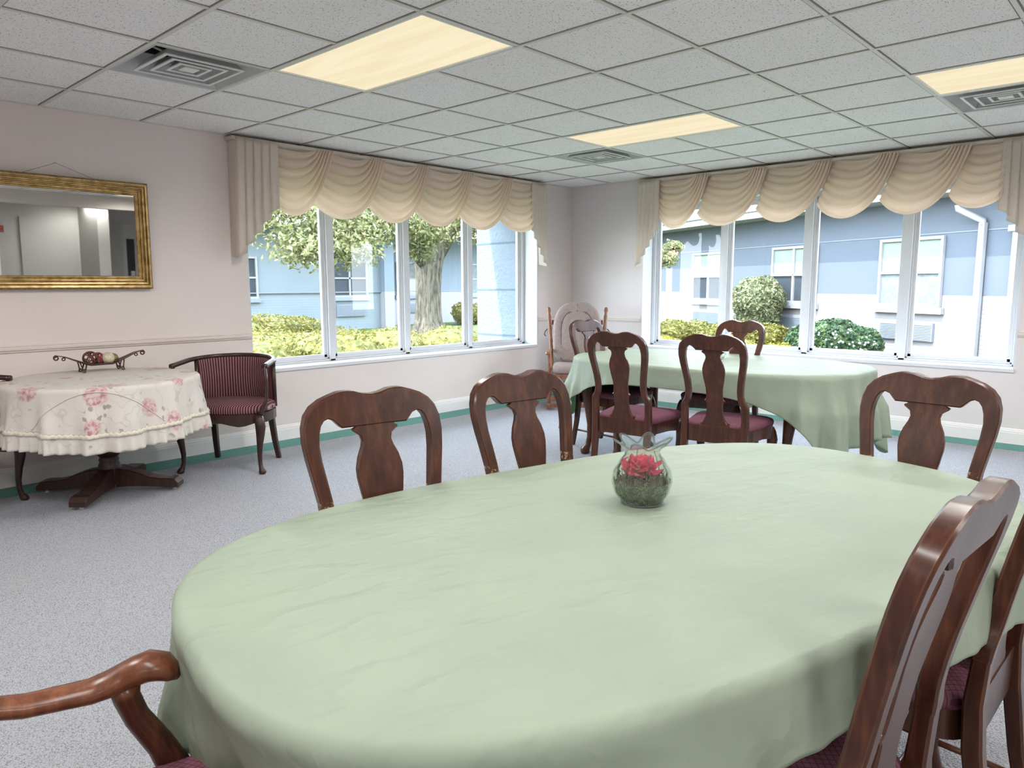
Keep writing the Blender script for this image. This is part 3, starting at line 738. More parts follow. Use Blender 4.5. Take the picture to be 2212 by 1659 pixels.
# ------------------------------------------------------------------ round table with floral cloth
RT = (-5.40, -.575, 0)
t = thing('pedestal_table', 'dark round pedestal table under the floral cloth', 'table', RT, 0)
m = MB(); m.lathe([(.50, .690), (.52, .695), (.52, .712), (.50, .716)], 48); obj('tabletop', m, MAHOG, t)
m = MB(); m.lathe([(.12, .69), (.10, .66), (.055, .60), (.05, .50), (.06, .44), (.085, .40), (.092, .36), (.088, .30), (.078, .25), (.055, .225), (.050, .215), (.058, .205), (.054, .19), (.062, .17), (.066, .15), (.066, .05), (.05, .045)], 28)
obj('pedestal', m, MAHOG, t, smooth=True)
for k in range(4):
    a = R(45 + 90 * k + 3); c, s = cos(a), sin(a); m = MB(); rr = []
    for d, zt, zb, w in ((.05, .150, .03, .045), (.12, .140, .035, .045), (.19, .118, .035, .045), (.25, .092, .032, .046), (.31, .082, .028, .047), (.37, .080, .025, .048), (.405, .075, .022, .048), (.425, .050, .022, .048)):
        rr.append([(d * c - w * s, d * s + w * c, zb), (d * c - w * s, d * s + w * c, zt - .006), (d * c - (w - .006) * s, d * s + (w - .006) * c, zt), (d * c + (w - .006) * s, d * s - (w - .006) * c, zt), (d * c + w * s, d * s - w * c, zt - .006), (d * c + w * s, d * s - w * c, zb)])
    m.rings(rr); ft = obj('foot', m, MAHOG, t)
    m = MB(); m.lathe([(.010, .024), (.006, .012), (.012, .006), (.012, 0)], 10, (.385 * c, .385 * s, 0)); obj('glide', m, STEEL, ft)
def rfold(th, s, D, per):
    k = max(0, min(1, (s - .015) / .20))
    w = 1.35 * sin(th * 15 + 1.4 * sin(th * 3) + .5) + .6 * sin(th * 31 + 1)
    r = max(0, (s - (D - .105)) / .105)
    ruf = .012 * r * sin(th * 58 + 2 * sin(th * 5))
    return k * (.016 * w + .030) * (.35 + .65 * s / D) + ruf + .006 * (r > 0)
def rdrop(th, p, n): return .358 + .014 * sin(th * 3 + 1)
cl, rings, DD, NN = cloth('floral_tablecloth', 'white floral ruffled cloth on the round table by the mirror', 'tablecloth', RT, 0, lambda th: se(th, .535, .535, 2), rdrop, FLORAL, h=.7195, folds=rfold, ns=30, rc=.018, ymax=.550)
def cpt(th, s):
    x, y = se(th, .535, .535, 2); n = (cos(th), sin(th)); rc = .018; D = .358 + .014 * sin(th * 3 + 1)
    if s < rc * pi / 2: o = rc * sin(s / rc); z = .7195 - rc * (1 - cos(s / rc))
    else: o = rc; z = .7195 - rc - (s - rc * pi / 2)
    o += rfold(th, s, D, 0); return Vector((x + n[0] * (o + .003), min(.5515, y + n[1] * (o + .003)), z))
for k, dz in ((0, 0),):
    m = MB(); rr = []
    for i in range(480):
        th = 2 * pi * i / 480; D = .358 + .014 * sin(th * 3 + 1); q = .004 * sin(th * 130)
        a_, b_ = cpt(th, D - .112 + q), cpt(th, D - .088 + q * .6); n_ = Vector((cos(th), sin(th) if sin(th) < .7 else 0, 0)) * .006
        rr.append([a_, a_ + n_ + Vector((0, 0, -.006)), b_ + n_, b_])
    m.rings(rr, True, False, True); obj('lace_band', m, LACE, cl, smooth=True)
    m = MB(); m.tube([cpt(R(-147) + R(70) * q, .03 + .20 * (2 * q - 1) ** 2) for q in [i / 90 for i in range(91)]], .0022, 6); obj('piping', m, LACE, cl, smooth=True)

# decorative dish and balls
DZ = .7215
dish = thing('decorative_dish', 'long curved bronze dish with scrolled ends on floral cloth', 'dish', (-5.285, -.215, DZ), R(1))
m = MB()
def dz(u): return .040 + .085 * max(0, abs(u) - .25) ** 1.15 * 1.5 - (.012 * max(0, (abs(u) - .82)) / .18)
def dfn(u, v):
    x = (u * 2 - 1); w = .052 * (1 - .72 * abs(x) ** 1.6); y = (v * 2 - 1) * w
    return (x * .262, y, dz(x) + .016 * (v * 2 - 1) ** 2 * (1 - abs(x)))
m.grid(dfn, 48, 8); obj('tray', m, IRON, dish, smooth=True, solid=.004)
for s in (-1, 1):
    m = MB(); pts = []
    for i in range(26):
        a = i / 25 * 2 * pi * 1.25; r = .016 * (1 - .55 * i / 25); pts.append((s * (.262 + .006 * 0 + r * sin(a)), 0, dz(1) - .016 + r * cos(a)))
    m.tube(pts, .0045, 8); pts = []
    for i in range(22):
        a = i / 21 * 2 * pi * 1.1; r = .012 * (1 - .5 * i / 21); pts.append((s * (.222 + r * sin(-a)), 0, dz(.85) - .014 + r * cos(a)))
    m.tube(pts, .0035, 8); obj('scroll', m, IRON, dish, smooth=True)
    for q in (-1, 1):
        m = MB(); x = s * .105
        m.tube([(x - s * .008, q * .024, dz(.4) + .004), (x + s * .004, q * .034, .012), (x + s * .010, q * .040, .003), (x + s * .020, q * .040, .004), (x + s * .018, q * .038, .016), (x + s * .008, q * .034, .022)], .005, 8)
        m.tube([(x + s * .03, q * .02, dz(.5) + .002), (x + s * .016, q * .036, .012)], .004, 8); obj('foot', m, IRON, dish, smooth=True)
def ball(name, label, x, y, r, mt, kind):
    z = DZ + .043 + r
    if kind == 'woven':
        m = MB(); rnd = random.Random(5)
        for k in range(15):
            ax = Vector((rnd.uniform(-1, 1), rnd.uniform(-1, 1), rnd.uniform(-1, 1))).normalized(); u = ax.orthogonal().normalized(); w = ax.cross(u)
            off = rnd.uniform(-.35, .35); q = math.sqrt(1 - off * off)
            m.tube([(ax * off + (u * cos(a) + w * sin(a)) * q) * r * .97 for a in [2 * pi * i / 36 for i in range(36)]], .0026, 6, False, True)
    else:
        m = MB(); m.ell((0, 0, 0), (r, r, r), 28, 18)
    o = obj(name, m, mt, smooth=True); o.location = (x, y, z); tag(o, label, 'ornament', 'ornamental balls in the bronze dish'); return o
REDW = mk_plain('red_rattan', (.22, .03, .04), (.34, .06, .07), 20, .4); BRW = mk_plain('brown_rattan', (.10, .04, .03), (.18, .08, .05), 20, .4)
CRM = mat('cream_mosaic', (.6, .55, .42), .25, .6); v = coord(CRM); base(CRM, ramp(CRM, voro(CRM, v, 60), [(.2, (.62, .58, .46)), (.6, (.52, .47, .34))])); 
GLD = mat('gold_mosaic', (.4, .3, .12), .25, .6, .4); v = coord(GLD); base(GLD, ramp(GLD, voro(GLD, v, 90), [(.2, (.48, .36, .16)), (.6, (.22, .15, .06))]))
ball('woven_ball', 'open woven dark brown rattan ball at the left in the bronze dish', -5.352, -.222, .046, BRW, 'woven')
ball('woven_ball', 'red woven ball second from left in the bronze dish', -5.300, -.205, .040, REDW, 'woven')
ball('mosaic_ball', 'cream mosaic ball in the middle of the bronze dish', -5.247, -.228, .040, CRM, 'solid')
ball('mosaic_ball', 'small gold mosaic ball at the right in the bronze dish', -5.205, -.190, .034, GLD, 'solid')

# ------------------------------------------------------------------ tub chairs
def make_tub(label):
    t = thing('tub_chair', label, 'chair'); t['group'] = 'striped tub armchairs'
    def arc(u, rad=0, z=0):
        # u in -1..1, from left arm end round the back to right arm end
        a = u * R(118); x = sin(a) * (.305 + rad); y = -cos(a) * (.29 + rad)
        if abs(u) > .76: 
            a0 = .76 * R(118); k = (abs(u) - .76) / .24; x0 = math.copysign(sin(a0) * (.305 + rad), u); y0 = -cos(a0) * (.29 + rad); x = x0 + math.copysign(-.012 * k, u); y = y0 + .165 * k
        return x, y
    def zr(u): return .775 - .035 * abs(u) ** 2
    m = MB(); rr = []
    for i in range(61):
        u = -1 + 2 * i / 60; x, y = arc(u); xi, yi = arc(u, -.016); xo, yo = arc(u, .020); z = zr(u)
        rr.append([(xi, yi, z - .014), (xi, yi, z + .006), (xi * .7 + xo * .3, yi * .7 + yo * .3, z + .013), (xi * .3 + xo * .7, yi * .3 + yo * .7, z + .013), (xo, yo, z + .006), (xo, yo, z - .014), (x, y, z - .018)])
    m.rings(rr); obj('top_rail', m, MAHOG, t, smooth=True)
    us = .56; m = MB(); uv = []; nu, nz = 40, 8
    for i in range(nu + 1):
        u = -us + 2 * us * i / nu
        for j in range(nz + 1):
            k = j / nz; x, y = arc(u, -.006 - .016 * sin(pi * k)); m.v.append((x, y, .44 + (zr(u) - .015 - .44) * k)); uv.append((i / nu * 34, k))
    for i in range(nu):
        for j in range(nz): a = i * (nz + 1) + j; m.f.append((a, a + 1, a + nz + 2, a + nz + 1))
    obj('back_panel', m, STRIPE, t, smooth=True, uv=uv, solid=.03)
    for s in (-1, 1):
        m = MB(); x, y = arc(s * us, 0); x2, y2 = arc(s * .985); 
        m.tube([(x, y, .76), (x * 1.0, y, .42)], .015, 8); obj('back_stile', m, MAHOG, t, smooth=True)
        m = MB(); m.tube([(x2, y2, .735), (x2 * 1.0, y2 - .02, .62), (x2 * .99, y2 - .01, .50), (s * .285, .19, .41)], [.016, .014, .015, .020], 10, flat=.8); obj('arm_post', m, MAHOG, t, smooth=True)
    def so(k, n=40):
        pts = []
        for i in range(n):
            a = 2 * pi * i / n; e = .62; cx = math.copysign(abs(cos(a)) ** e, cos(a)); sy = math.copysign(abs(sin(a)) ** e, sin(a))
            w = .30 if sy > 0 else .30 - .05 * sy * sy
            pts.append((cx * w * k, -.015 + sy * .245 * k))
        return pts
    m = MB(); rr = [[(x, y, z) for x, y in so(k)] for k, z in ((.97, .41), (1.0, .425), (1.0, .445), (.97, .462), (.9, .472), (.7, .480), (.4, .484), (.1, .485))]
    m.rings(rr); uv = [(p[0] * 62, p[1]) for p in m.v]; obj('seat', m, STRIPE, t, smooth=True, uv=uv)
    m = MB(); m.rings([[(x, y, .412) for x, y in so(1.0)], [(x, y, .345 + (.016 * cos(4 * pi * x / .6 * 1) if y > .15 else 0)) for x, y in so(1.0)], [(x, y, .35) for x, y in so(.93)], [(x, y, .412) for x, y in so(.93)]], True, False, True)
    obj('seat_frame', m, MAHOG, t, smooth=False)
    for s in (-1, 1):
        m = MB(); cab_leg(m, s * .27, .185, .40, s, .8, 1.05); obj('leg', m, MAHOG, t, smooth=True)
        m = MB(); rr = []
        for z, x, y, w in ((.41, .215, -.20, .022), (.30, .215, -.21, .020), (.15, .222, -.235, .018), (0, .232, -.275, .016)):
            rr.append([(s * x + a * w, y + b * w, z) for a, b in ((-1, -1), (1, -1), (1, 1), (-1, 1))])
        m.rings(rr); obj('leg', m, MAHOG, t, bevel=.003)
    return t
tb = make_tub('striped burgundy tub armchair between the floral table and the left window')
tb.location = (-4.59, -.565, 0); tb.rotation_euler = (0, 0, R(131))
dup(tb, (-6.165, -.49, 0), R(-132), 'striped burgundy tub armchair mostly hidden at the left photo edge', 'striped tub armchairs')

# ------------------------------------------------------------------ glider rocker in the corner
gl = thing('glider_chair', 'wooden glider rocking chair with mauve tufted cushions in the room corner', 'chair', (-.86, -.76, 0), R(218 - 90))
def turn(mb, a, b, r=.016):
    mb.lathe_ax([(r * .8, 0), (r * 1.1, .04), (r * .7, .08), (r * 1.15, .14), (r * .9, .22), (r * 1.2, .36), (r * .75, .42), (r * 1.2, .46), (r * .8, .52), (r * 1.1, .66), (r * .8, .78), (r * 1.1, .84), (r * .7, .90), (r * 1.2, .95), (r * .9, .985), (r * .3, 1)], a, b, 10)
for s in (-1, 1):
    m = MB(); turn(m, (s * .265, -.17, .36), (s * .315, -.36, 1.035), .020); obj('back_post', m, HONEY, gl, smooth=True)
    m = MB(); m.box((s * .295, .06, .585), (.055, .46, .028)); m.ell((s * .295, .285, .583), (.032, .035, .018)); ar = obj('arm', m, HONEY, gl, bevel=.008)
    for y in (.20, .10):
        m = MB(); turn(m, (s * .285, y, .36), (s * .292, y, .575), .013); obj('arm_spindle', m, HONEY, gl, smooth=True)
    m = MB(); m.box((s * .27, 0, .345), (.03, .52, .05)); m.box((s * .29, .02, .035), (.035, .60, .05)); m.box((s * .29, .22, .16), (.03, .045, .26)); m.box((s * .29, -.2, .16), (.03, .045, .26)); obj('side_frame', m, HONEY, gl, bevel=.006)
    m = MB(); m.tube([(s * .325, -.25, .80), (s * .345, -.20, .78), (s * .355, -.18, .75), (s * .338, -.17, .73)], .006, 6); obj('tie', m, TUFT, gl, smooth=True)
m = MB()
for z, y in ((.345, .25), (.275, .26), (.195, .265), (.115, .27), (.045, .275)): m.box((0, y, z), (.54, .022, .042))
obj('front_slats', m, HONEY, gl, bevel=.004)
m = MB()
for k in range(5): m.box((-.16 + .08 * k, -.26 - .0, .68), (.02, .016, .56), Matrix.Rotation(R(15), 3, 'X'))
m.box((0, -.325, .87), (.56, .02, .05)); obj('back_slats', m, HONEY, gl, bevel=.003)
def cush(mb, w, h, th, n=20, top=True):
    rr = []
    prof = [(0, 0), (.02, .55), (.08, .85), (.2, 1), (.5, 1), (.8, 1), (.92, .85), (.98, .55), (1, 0)]
    return rr
m = MB(); nn = 36; rr = []
def outl(k):
    pts = []
    for i in range(nn):
        a = 2 * pi * i / nn; x = .262 * math.copysign(abs(cos(a)) ** .7, cos(a)); z = .325 * math.copysign(abs(sin(a)) ** (.85 if sin(a) > 0 else .35), sin(a))
        pts.append((x * k, z * k))
    return pts
for k, d in ((.90, -.055), (.97, -.04), (1.0, -.01), (1.0, .015), (.97, .042), (.90, .056), (.72, .062), (.66, .056), (.62, .064), (.4, .07), (.1, .072)):
    rr.append([(x, -.225 + d - (z + .0) * .27, .765 + z + d * .25) for x, z in outl(k)])
m.rings(rr); bc = obj('back_cushion', m, MAUVE, gl, smooth=True)
m = MB(); 
o_ = [(x, z) for x, z in outl(.665) if z > 0]; o_ = [(o_[0][0] * 1.0, -.30)] + o_ + [(o_[-1][0], -.30)]
m.tube([(x, -.225 + (.0585 if abs(z) < .21 else .050) - z * .27, .765 + z + .015) for x, z in o_], .004, 6, False)
for a0 in (60, 90, 120, 0 + 25, 155):
    a = R(a0); x0, z0 = .245 * cos(a) * .68, .31 * sin(a) * .68; x1, z1 = .245 * cos(a) * .95, .31 * sin(a) * .95
    m.tube([(x0, -.225 + .060 - z0 * .27, .765 + z0 + .015), (x1, -.225 + .055 - z1 * .27, .765 + z1 + .012)], .003, 6)
obj('seam', m, TUFT, bc, smooth=True)
m = MB(); rr = []
for k, z in ((.93, .368), (1.0, .385), (1.0, .425), (.95, .445), (.8, .455), (.4, .46), (.1, .461)):
    rr.append([(.255 * k * math.copysign(abs(cos(a)) ** .35, cos(a)), .03 + .245 * k * math.copysign(abs(sin(a)) ** .35, sin(a)), z) for a in [2 * pi * i / 40 for i in range(40)]])
m.rings(rr); obj('seat_cushion', m, MAUVE, gl, smooth=True)

# ------------------------------------------------------------------ mirror
mt_ = thing('wall_mirror', 'gilt framed wall mirror above the floral table, hung by a wire', 'mirror', (-5.49, -.012, 1.264))
mt_.rotation_euler = (R(1.3), 0, 0)
HW, HH = .63, .716; m = MB()
prof = [(0, .004), (0, .034), (.008, .044), (.018, .042), (.021, .028), (.024, .028), (.030, .040), (.038, .038), (.042, .024), (.046, .024), (.052, .033), (.058, .031), (.062, .018), (.068, .018), (.073, .024), (.078, .022), (.084, .012)]
def fr_ring(i, y): return [(-HW + i, -y, i), (HW - i, -y, i), (HW - i, -y, HH - i), (-HW + i, -y, HH - i)]
m.rings([fr_ring(i, y) for i, y in prof], True, False); obj('frame', m, GOLD, mt_)
m = MB(); m.rings([fr_ring(i, y) for i, y in ((-.004, .002), (-.004, .030), (.002, .0365), (.011, .038))], True, False); obj('frame_edge', m, GOLDD, mt_)
m = MB(); m.quad((-HW + .08, -.0125, .08), (HW - .08, -.0125, .08), (HW - .08, -.0125, HH - .08), (-HW + .08, -.0125, HH - .08)); obj('mirror_glass', m, MIRR, mt_)
m = MB(); m.quad((-HW, -.003, 0), (HW, -.003, 0), (HW, -.003, HH), (-HW, -.003, HH)); obj('backing', m, MAHOG, mt_)
m = MB(); m.tube([(-.13, -.01, HH - .005), (.085, -.004, .80)], .0012, 5); m.tube([(.085, -.004, .80), (.33, -.01, HH - .005)], .0012, 5); obj('hanging_wire', m, WIRE, mt_)
m = MB(); m.tube([(.085, .012, .802), (.085, -.014, .802)], .004, 8); obj('nail', m, STEEL, mt_)

# ------------------------------------------------------------------ vase with flower
VZ = .7405; VX, VY = -5.440, -4.505
vs = thing('glass_vase', 'clear ribbed glass bowl vase with frilled rim on the near table', 'vase', (VX, VY, VZ), R(20))
def vr(th, z):
    P = [(0, .045), (.006, .054), (.03, .071), (.055, .077), (.08, .073), (.105, .058), (.122, .045), (.130, .042), (.140, .048), (.152, .061)]
    r = P[-1][1]
    for (a, p), (b, q) in zip(P, P[1:]):
        if z <= b: t_ = (z - a) / (b - a); t_ = t_ * t_ * (3 - 2 * t_) * .5 + t_ * .5; r = p + (q - p) * t_; break
    rib = abs(cos(3 * th)) ** .5; env = max(0, sin(pi * min(1, z / .128))) ** .6 if z < .128 else 0
    r *= 1 - .17 * env * (1 - rib)
    if z > .128: r += (z - .128) * .60 * cos(6 * th)
    return r
m = MB(); nz = 34; nth = 96; rr = []
for j in range(nz + 1):
    z = .152 * j / nz; rr.append([(vr(a, z) * cos(a), vr(a, z) * sin(a), z + (.010 * cos(6 * a) * max(0, (z - .125) / .027) if z > .125 else 0)) for a in [2 * pi * i / nth for i in range(nth)]])
for j in range(nz, -1, -1):
    z = .152 * j / nz; zi = max(z, .006); rr.append([((vr(a, z) - .0026) * cos(a), (vr(a, z) - .0026) * sin(a), zi + (.010 * cos(6 * a) * max(0, (z - .125) / .027) if z > .125 else 0)) for a in [2 * pi * i / nth for i in range(nth)]])
m.rings(rr); obj('vase_body', m, VASEG, vs, smooth=True)
EDGEG = glassy('vase_edge_glass', (.72, .78, .75), 1.5, 7)
m = MB(); m.tube([((vr(a, .152) - .001) * cos(a), (vr(a, .152) - .001) * sin(a), .152 + .010 * cos(6 * a)) for a in [2 * pi * i / 96 for i in range(96)]], .0026, 8, False, True); obj('rim', m, EDGEG, vs, smooth=True)
m = MB()
for k in range(6):
    a = pi / 6 + k * pi / 3; m.tube([((vr(a, z) + .0005) * cos(a), (vr(a, z) + .0005) * sin(a), z) for z in [.006 + .12 * i / 16 for i in range(17)]], .0016, 6)
m.tube([(vr(a, .004) * cos(a), vr(a, .004) * sin(a), .003) for a in [2 * pi * i / 48 for i in range(48)]], .003, 6, False, True)
obj('ribs', m, EDGEG, vs, smooth=True)  # thin tubes added along grooves and base to imitate glass highlights
ms = thing('moss', 'dried green moss filling the lower half of the glass vase', 'moss', (VX, VY, VZ), R(20))
ms['kind'] = 'stuff'
m = MB(); rnd = random.Random(3); rr = []
for j in range(11):
    z = .010 + .060 * j / 10; k = 1 if j < 8 else (1, .9, .6, .2)[j - 7]
    rr.append([((vr(a, min(z, .058)) - .008) * k * cos(a), (vr(a, min(z, .058)) - .008) * k * sin(a), z + .004 * sin(5 * a)) for a in [2 * pi * i / 40 for i in range(40)]])
m.rings(rr)
for k in range(900):
    a = rnd.uniform(0, 2 * pi); z = rnd.uniform(.012, .078); r0 = (vr(a, min(z, .06)) - .0065) * (1 if z < .062 else rnd.uniform(.3, .9)); p = Vector((r0 * cos(a), r0 * sin(a), z)); tg = Vector((-sin(a), cos(a), rnd.uniform(-1, 1))).normalized(); pts = []
    cv = rnd.uniform(-300, 300); L_ = rnd.uniform(.008, .02)
    for i in range(6):
        q = (i / 5 - .5) * L_; aa = q * cv * .5; d = tg * q + Vector((0, 0, 1)) * (q * aa); pp = p + d; rmx = vr(math.atan2(pp.y, pp.x), max(0, min(pp.z, .1))) - .005; rr_ = math.hypot(pp.x, pp.y)
        if rr_ > rmx: pp.x *= rmx / rr_; pp.y *= rmx / rr_
        pp.z = max(pp.z, .008); pts.append(pp)
    m.tube(pts, .0010, 4, False)
mo = obj('moss_strands', m, MOSS, ms, smooth=True)
fw = thing('silk_flower', 'pink silk flower inside the glass vase on the near table', 'flower', (VX - .010, VY + .0, VZ + .092), R(0))
for k in range(26):
    m = MB(); a = k * 2.4; lay = k / 26; rad = .018 + .040 * lay; tilt = R(75 - 75 * lay)
    def pf(u, v, a=a, rad=rad, tilt=tilt, k=k):
        w = .030 * sin(pi * min(.98, .1 + u * .85)) * (.8 + .2 * sin(k)); y = (v * 2 - 1) * w; l = u * (rad + .012)
        x = l * cos(tilt) + .004; z = l * sin(tilt) * .9 - .012 * lay + .005 * sin(9 * v + k) * u - .3 * y * y / .02
        return (x * cos(a) - y * sin(a), x * sin(a) + y * cos(a), z)
    m.grid(pf, 8, 8)
    for i, p in enumerate(m.v):
        rr_ = math.hypot(p[0] - .012, p[1]); zz = max(.045, min(.118, p[2] + .088)); mx = .036 if zz > .11 else .058
        q = min(1, mx / max(rr_, 1e-4)) * .93; m.v[i] = (p[0] * q, p[1] * q, min(p[2], .028))
    obj('petal', m, PINK, fw, smooth=True)
# small vase on the far table
vf = dup(vs, (-2.05, -2.985, VZ - .002), 0, 'small glass vase on the far table, half hidden behind a chair back')
vf.scale = (.62, .62, .62)
ff = dup(fw, (-2.05, -2.985, VZ + .06), 0, 'salmon pink flower in the vase on the far table'); ff.scale = (.7, .7, .7)

# hallway details (seen in the mirror)
m = MB(); m.bb((-3.05, -10.75, 0), (-2.1, -10.71, 2.08)); d = struct('door_1', m, DOORM)
m = MB(); m.bb((-1.80, -10.75, 0), (-.9, -10.71, 2.05)); d2 = struct('door_2', m, DOORM)
m = MB(); m.bb((-1.20, -10.71, 1.0), (-1.05, -10.70, 1.75)); obj('vision_panel', m, DARKG, d2)
m = MB(); m.bb((-1.15, -10.70, 1.0), (-1.08, -10.65, 1.1)); obj('door_handle', m, STEEL, d2)
m = MB(); m.bb((-3.42, -10.75, 1.78), (-3.30, -10.735, 1.90)); sg = obj('wall_sign', m, REDS); tag(sg, 'tiny red and white sign reflected in the gilt mirror', 'sign')
m = MB(); m.bb((-3.40, -10.736, 1.80), (-3.32, -10.733, 1.82)); m.bb((-3.40, -10.736, 1.85), (-3.32, -10.733, 1.87)); obj('sign_text', m, EXTW, sg)

# ------------------------------------------------------------------ outside
GZ = -.15
m = MB(); m.bb((-30, TH, GZ - .2), (45, 45, GZ)); m.bb((TH, -30, GZ - .2), (45, TH, GZ)); lw = obj('lawn', m, GRASS); tag(lw, 'green lawn outside around the big tree', 'grass', kind='stuff')
# eaves of this building and stucco end wall
m = MB(); m.bb((XW, TH, 2.40), (.75, 1.74, 2.62)); m.bb((TH, -10.9, 2.45), (1.25, TH, 2.62)); m.bb((XW - .2, -10.9, 2.74), (TH, TH, 2.9)); struct('trim_4', m, ROOF)
pr = thing('stucco_wall', 'pale blue stucco end wall with grooves outside the left window, half in sun', 'wall', (0, 0, 0))
pr['kind'] = 'structure'; pr.name = 'wall_outer'
m = MB(); m.bb((.30, TH, GZ), (.72, 1.925, 2.40)); obj('stucco_face', m, STUC, pr, bevel=.01)
m = MB()
for z in (.04, .585, 1.205, 1.83): m.bb((.296, TH, z), (.724, 1.929, z + .022))
obj('groove', m, GROOVE, pr)

def leaves(mb, n, fn, size, rnd):
    for _ in range(n):
        p, nrm = fn(rnd); nrm = (nrm + Vector((rnd.gauss(0, .7), rnd.gauss(0, .7), rnd.gauss(0, .7)))).normalized()
        u = nrm.orthogonal().normalized(); w = nrm.cross(u); a = rnd.uniform(0, 6.28); uu = u * cos(a) + w * sin(a); ww = nrm.cross(uu); s = size * rnd.uniform(.6, 1.3)
        mb.add([p - uu * s, p + ww * s * .45, p + uu * s, p - ww * s * .45], [(0, 1, 2, 3)])
def ellfn(c, r, lump=.0, seed=0, lo=.86):
    c = Vector(c)
    def f(rnd):
        d = Vector((rnd.gauss(0, 1), rnd.gauss(0, 1), rnd.gauss(0, 1))).normalized()
        k = rnd.uniform(lo, 1.03) * (1 + lump * (sin(d.x * 5 + seed) * sin(d.y * 6 + seed * 2) + .6 * sin(d.z * 9 + d.x * 7 + seed)))
        return c + Vector((d.x * r[0], d.y * r[1], d.z * r[2])) * k, Vector((d.x / r[0], d.y / r[1], d.z / r[2])).normalized()
    return f
def shrub(name, label, blobs, mt, n, size, cat='shrub', group=None, lump=.06, core=.86, seed=1, lo=.84):
    rnd = random.Random(seed); m = MB(); tot = sum(r[0] * r[1] + r[1] * r[2] + r[0] * r[2] for c, r in blobs)
    for k, (c, r) in enumerate(blobs):
        if core: m.ell(c, [q * core for q in r], 14, 9)
        leaves(m, int(n * (r[0] * r[1] + r[1] * r[2] + r[0] * r[2]) / tot), ellfn(c, r, lump, k + seed, lo), size, rnd)
    t = thing(name, label, cat, group=group)
    obj('foliage', m, mt, t)
    st = MB(); c, r = blobs[0]; st.tube([(c[0], c[1], GZ), (c[0], c[1], c[2])], .03, 6); obj('stem', st, BARK, t)
    return t
rn = random.Random(9)
hb = []
for k in range(30):
    u = rn.uniform(0, 1); v_ = rn.uniform(0, 1)
    hb.append(((-2.9 + 5.6 * u + rn.uniform(-.2, .2), 5.4 + 3.2 * v_ + .9 * (u - .5) * -1, .0 + .12 * rn.random()), (.75, .65, .34 + .08 * rn.random())))
shrub('hedge', 'broad yellow-green hedge outside the left window', hb, L_HEDGE, 26000, .042, 'hedge', seed=4)
shrub('hedge', 'rounded hedge mound behind the broad hedge, below the air conditioner', [((.6, 9.8, .18), (.9, .7, .40)), ((1.6, 10.1, .20), (1.0, .7, .42)), ((2.5, 10.3, .16), (.8, .6, .38))], L_HEDGE, 6000, .05, 'hedge', seed=5)
gb = [((-2.6 + .55 * k + rn.uniform(-.1, .1), 3.5 + .9 * rn.random(), -.12), (.5, .55, .20)) for k in range(8)]
shrub('ground_cover', 'bright yellow low ground cover at the foot of the broad hedge', gb, L_LOW, 9000, .035, 'plants', seed=6)
shrub('shrub', 'small round shrub in the distance right of the tree trunk', [((11.3, 13.7, .28), (.55, .5, .42)), ((12.2, 13.9, .22), (.5, .5, .40))], L_HEDGE, 3500, .05, seed=7)

# tree
tr = thing('tree', 'large shade tree with ridged trunk outside the left window', 'tree', (0, 0, 0))
TX, TY = 6.28, 9.96; m = MB(); rr = []
for z, r in ((-.2, .70), (-.1, .56), (.05, .44), (.3, .37), (.7, .335), (1.2, .33), (1.7, .36), (2.1, .44), (2.4, .40), (2.7, .2)):
    rr.append([(TX + .04 * z + r * (1 + .07 * sin(5 * a + z) + .04 * sin(11 * a) + (.18 * max(0, cos(4 * a + .7)) if z < .1 else 0)) * cos(a), TY + r * (1 + .07 * sin(5 * a + z) + (.18 * max(0, cos(4 * a + .7)) if z < .1 else 0)) * sin(a), z) for a in [2 * pi * i / 32 for i in range(32)]])
m.rings(rr); obj('trunk', m, BARK, tr, smooth=True)
for pts, rad in (([(TX - .1, TY - .1, 1.9), (TX - .75, TY + .3, 3.0), (TX - 1.7, TY + .2, 4.3), (TX - 3.2, TY, 5.4)], [.26, .20, .14, .07]), ([(TX + .15, TY, 1.9), (TX + .75, TY - .35, 3.0), (TX + 1.4, TY - .7, 4.3), (TX + 2, TY - 1, 5.5)], [.27, .21, .15, .07]),
                 ([(TX, TY, 2.2), (TX - .3, TY - 1.0, 3.1), (TX - 1.6, TY - 2.4, 3.3), (TX - 3.0, TY - 3.2, 2.9)], [.16, .12, .08, .04]), ([(TX, TY, 2.2), (TX + .1, TY + .3, 3.6), (TX, TY + .3, 5.5)], [.24, .16, .08]),
                 ([(TX - .2, TY, 2.5), (TX - 1.5, TY - .8, 2.9), (TX - 2.9, TY - 1.0, 2.8), (TX - 4.2, TY - 1.5, 2.4)], [.12, .09, .06, .03])):
    m = MB(); m.tube(pts, rad, 10); obj('branch', m, BARK, tr, smooth=True)
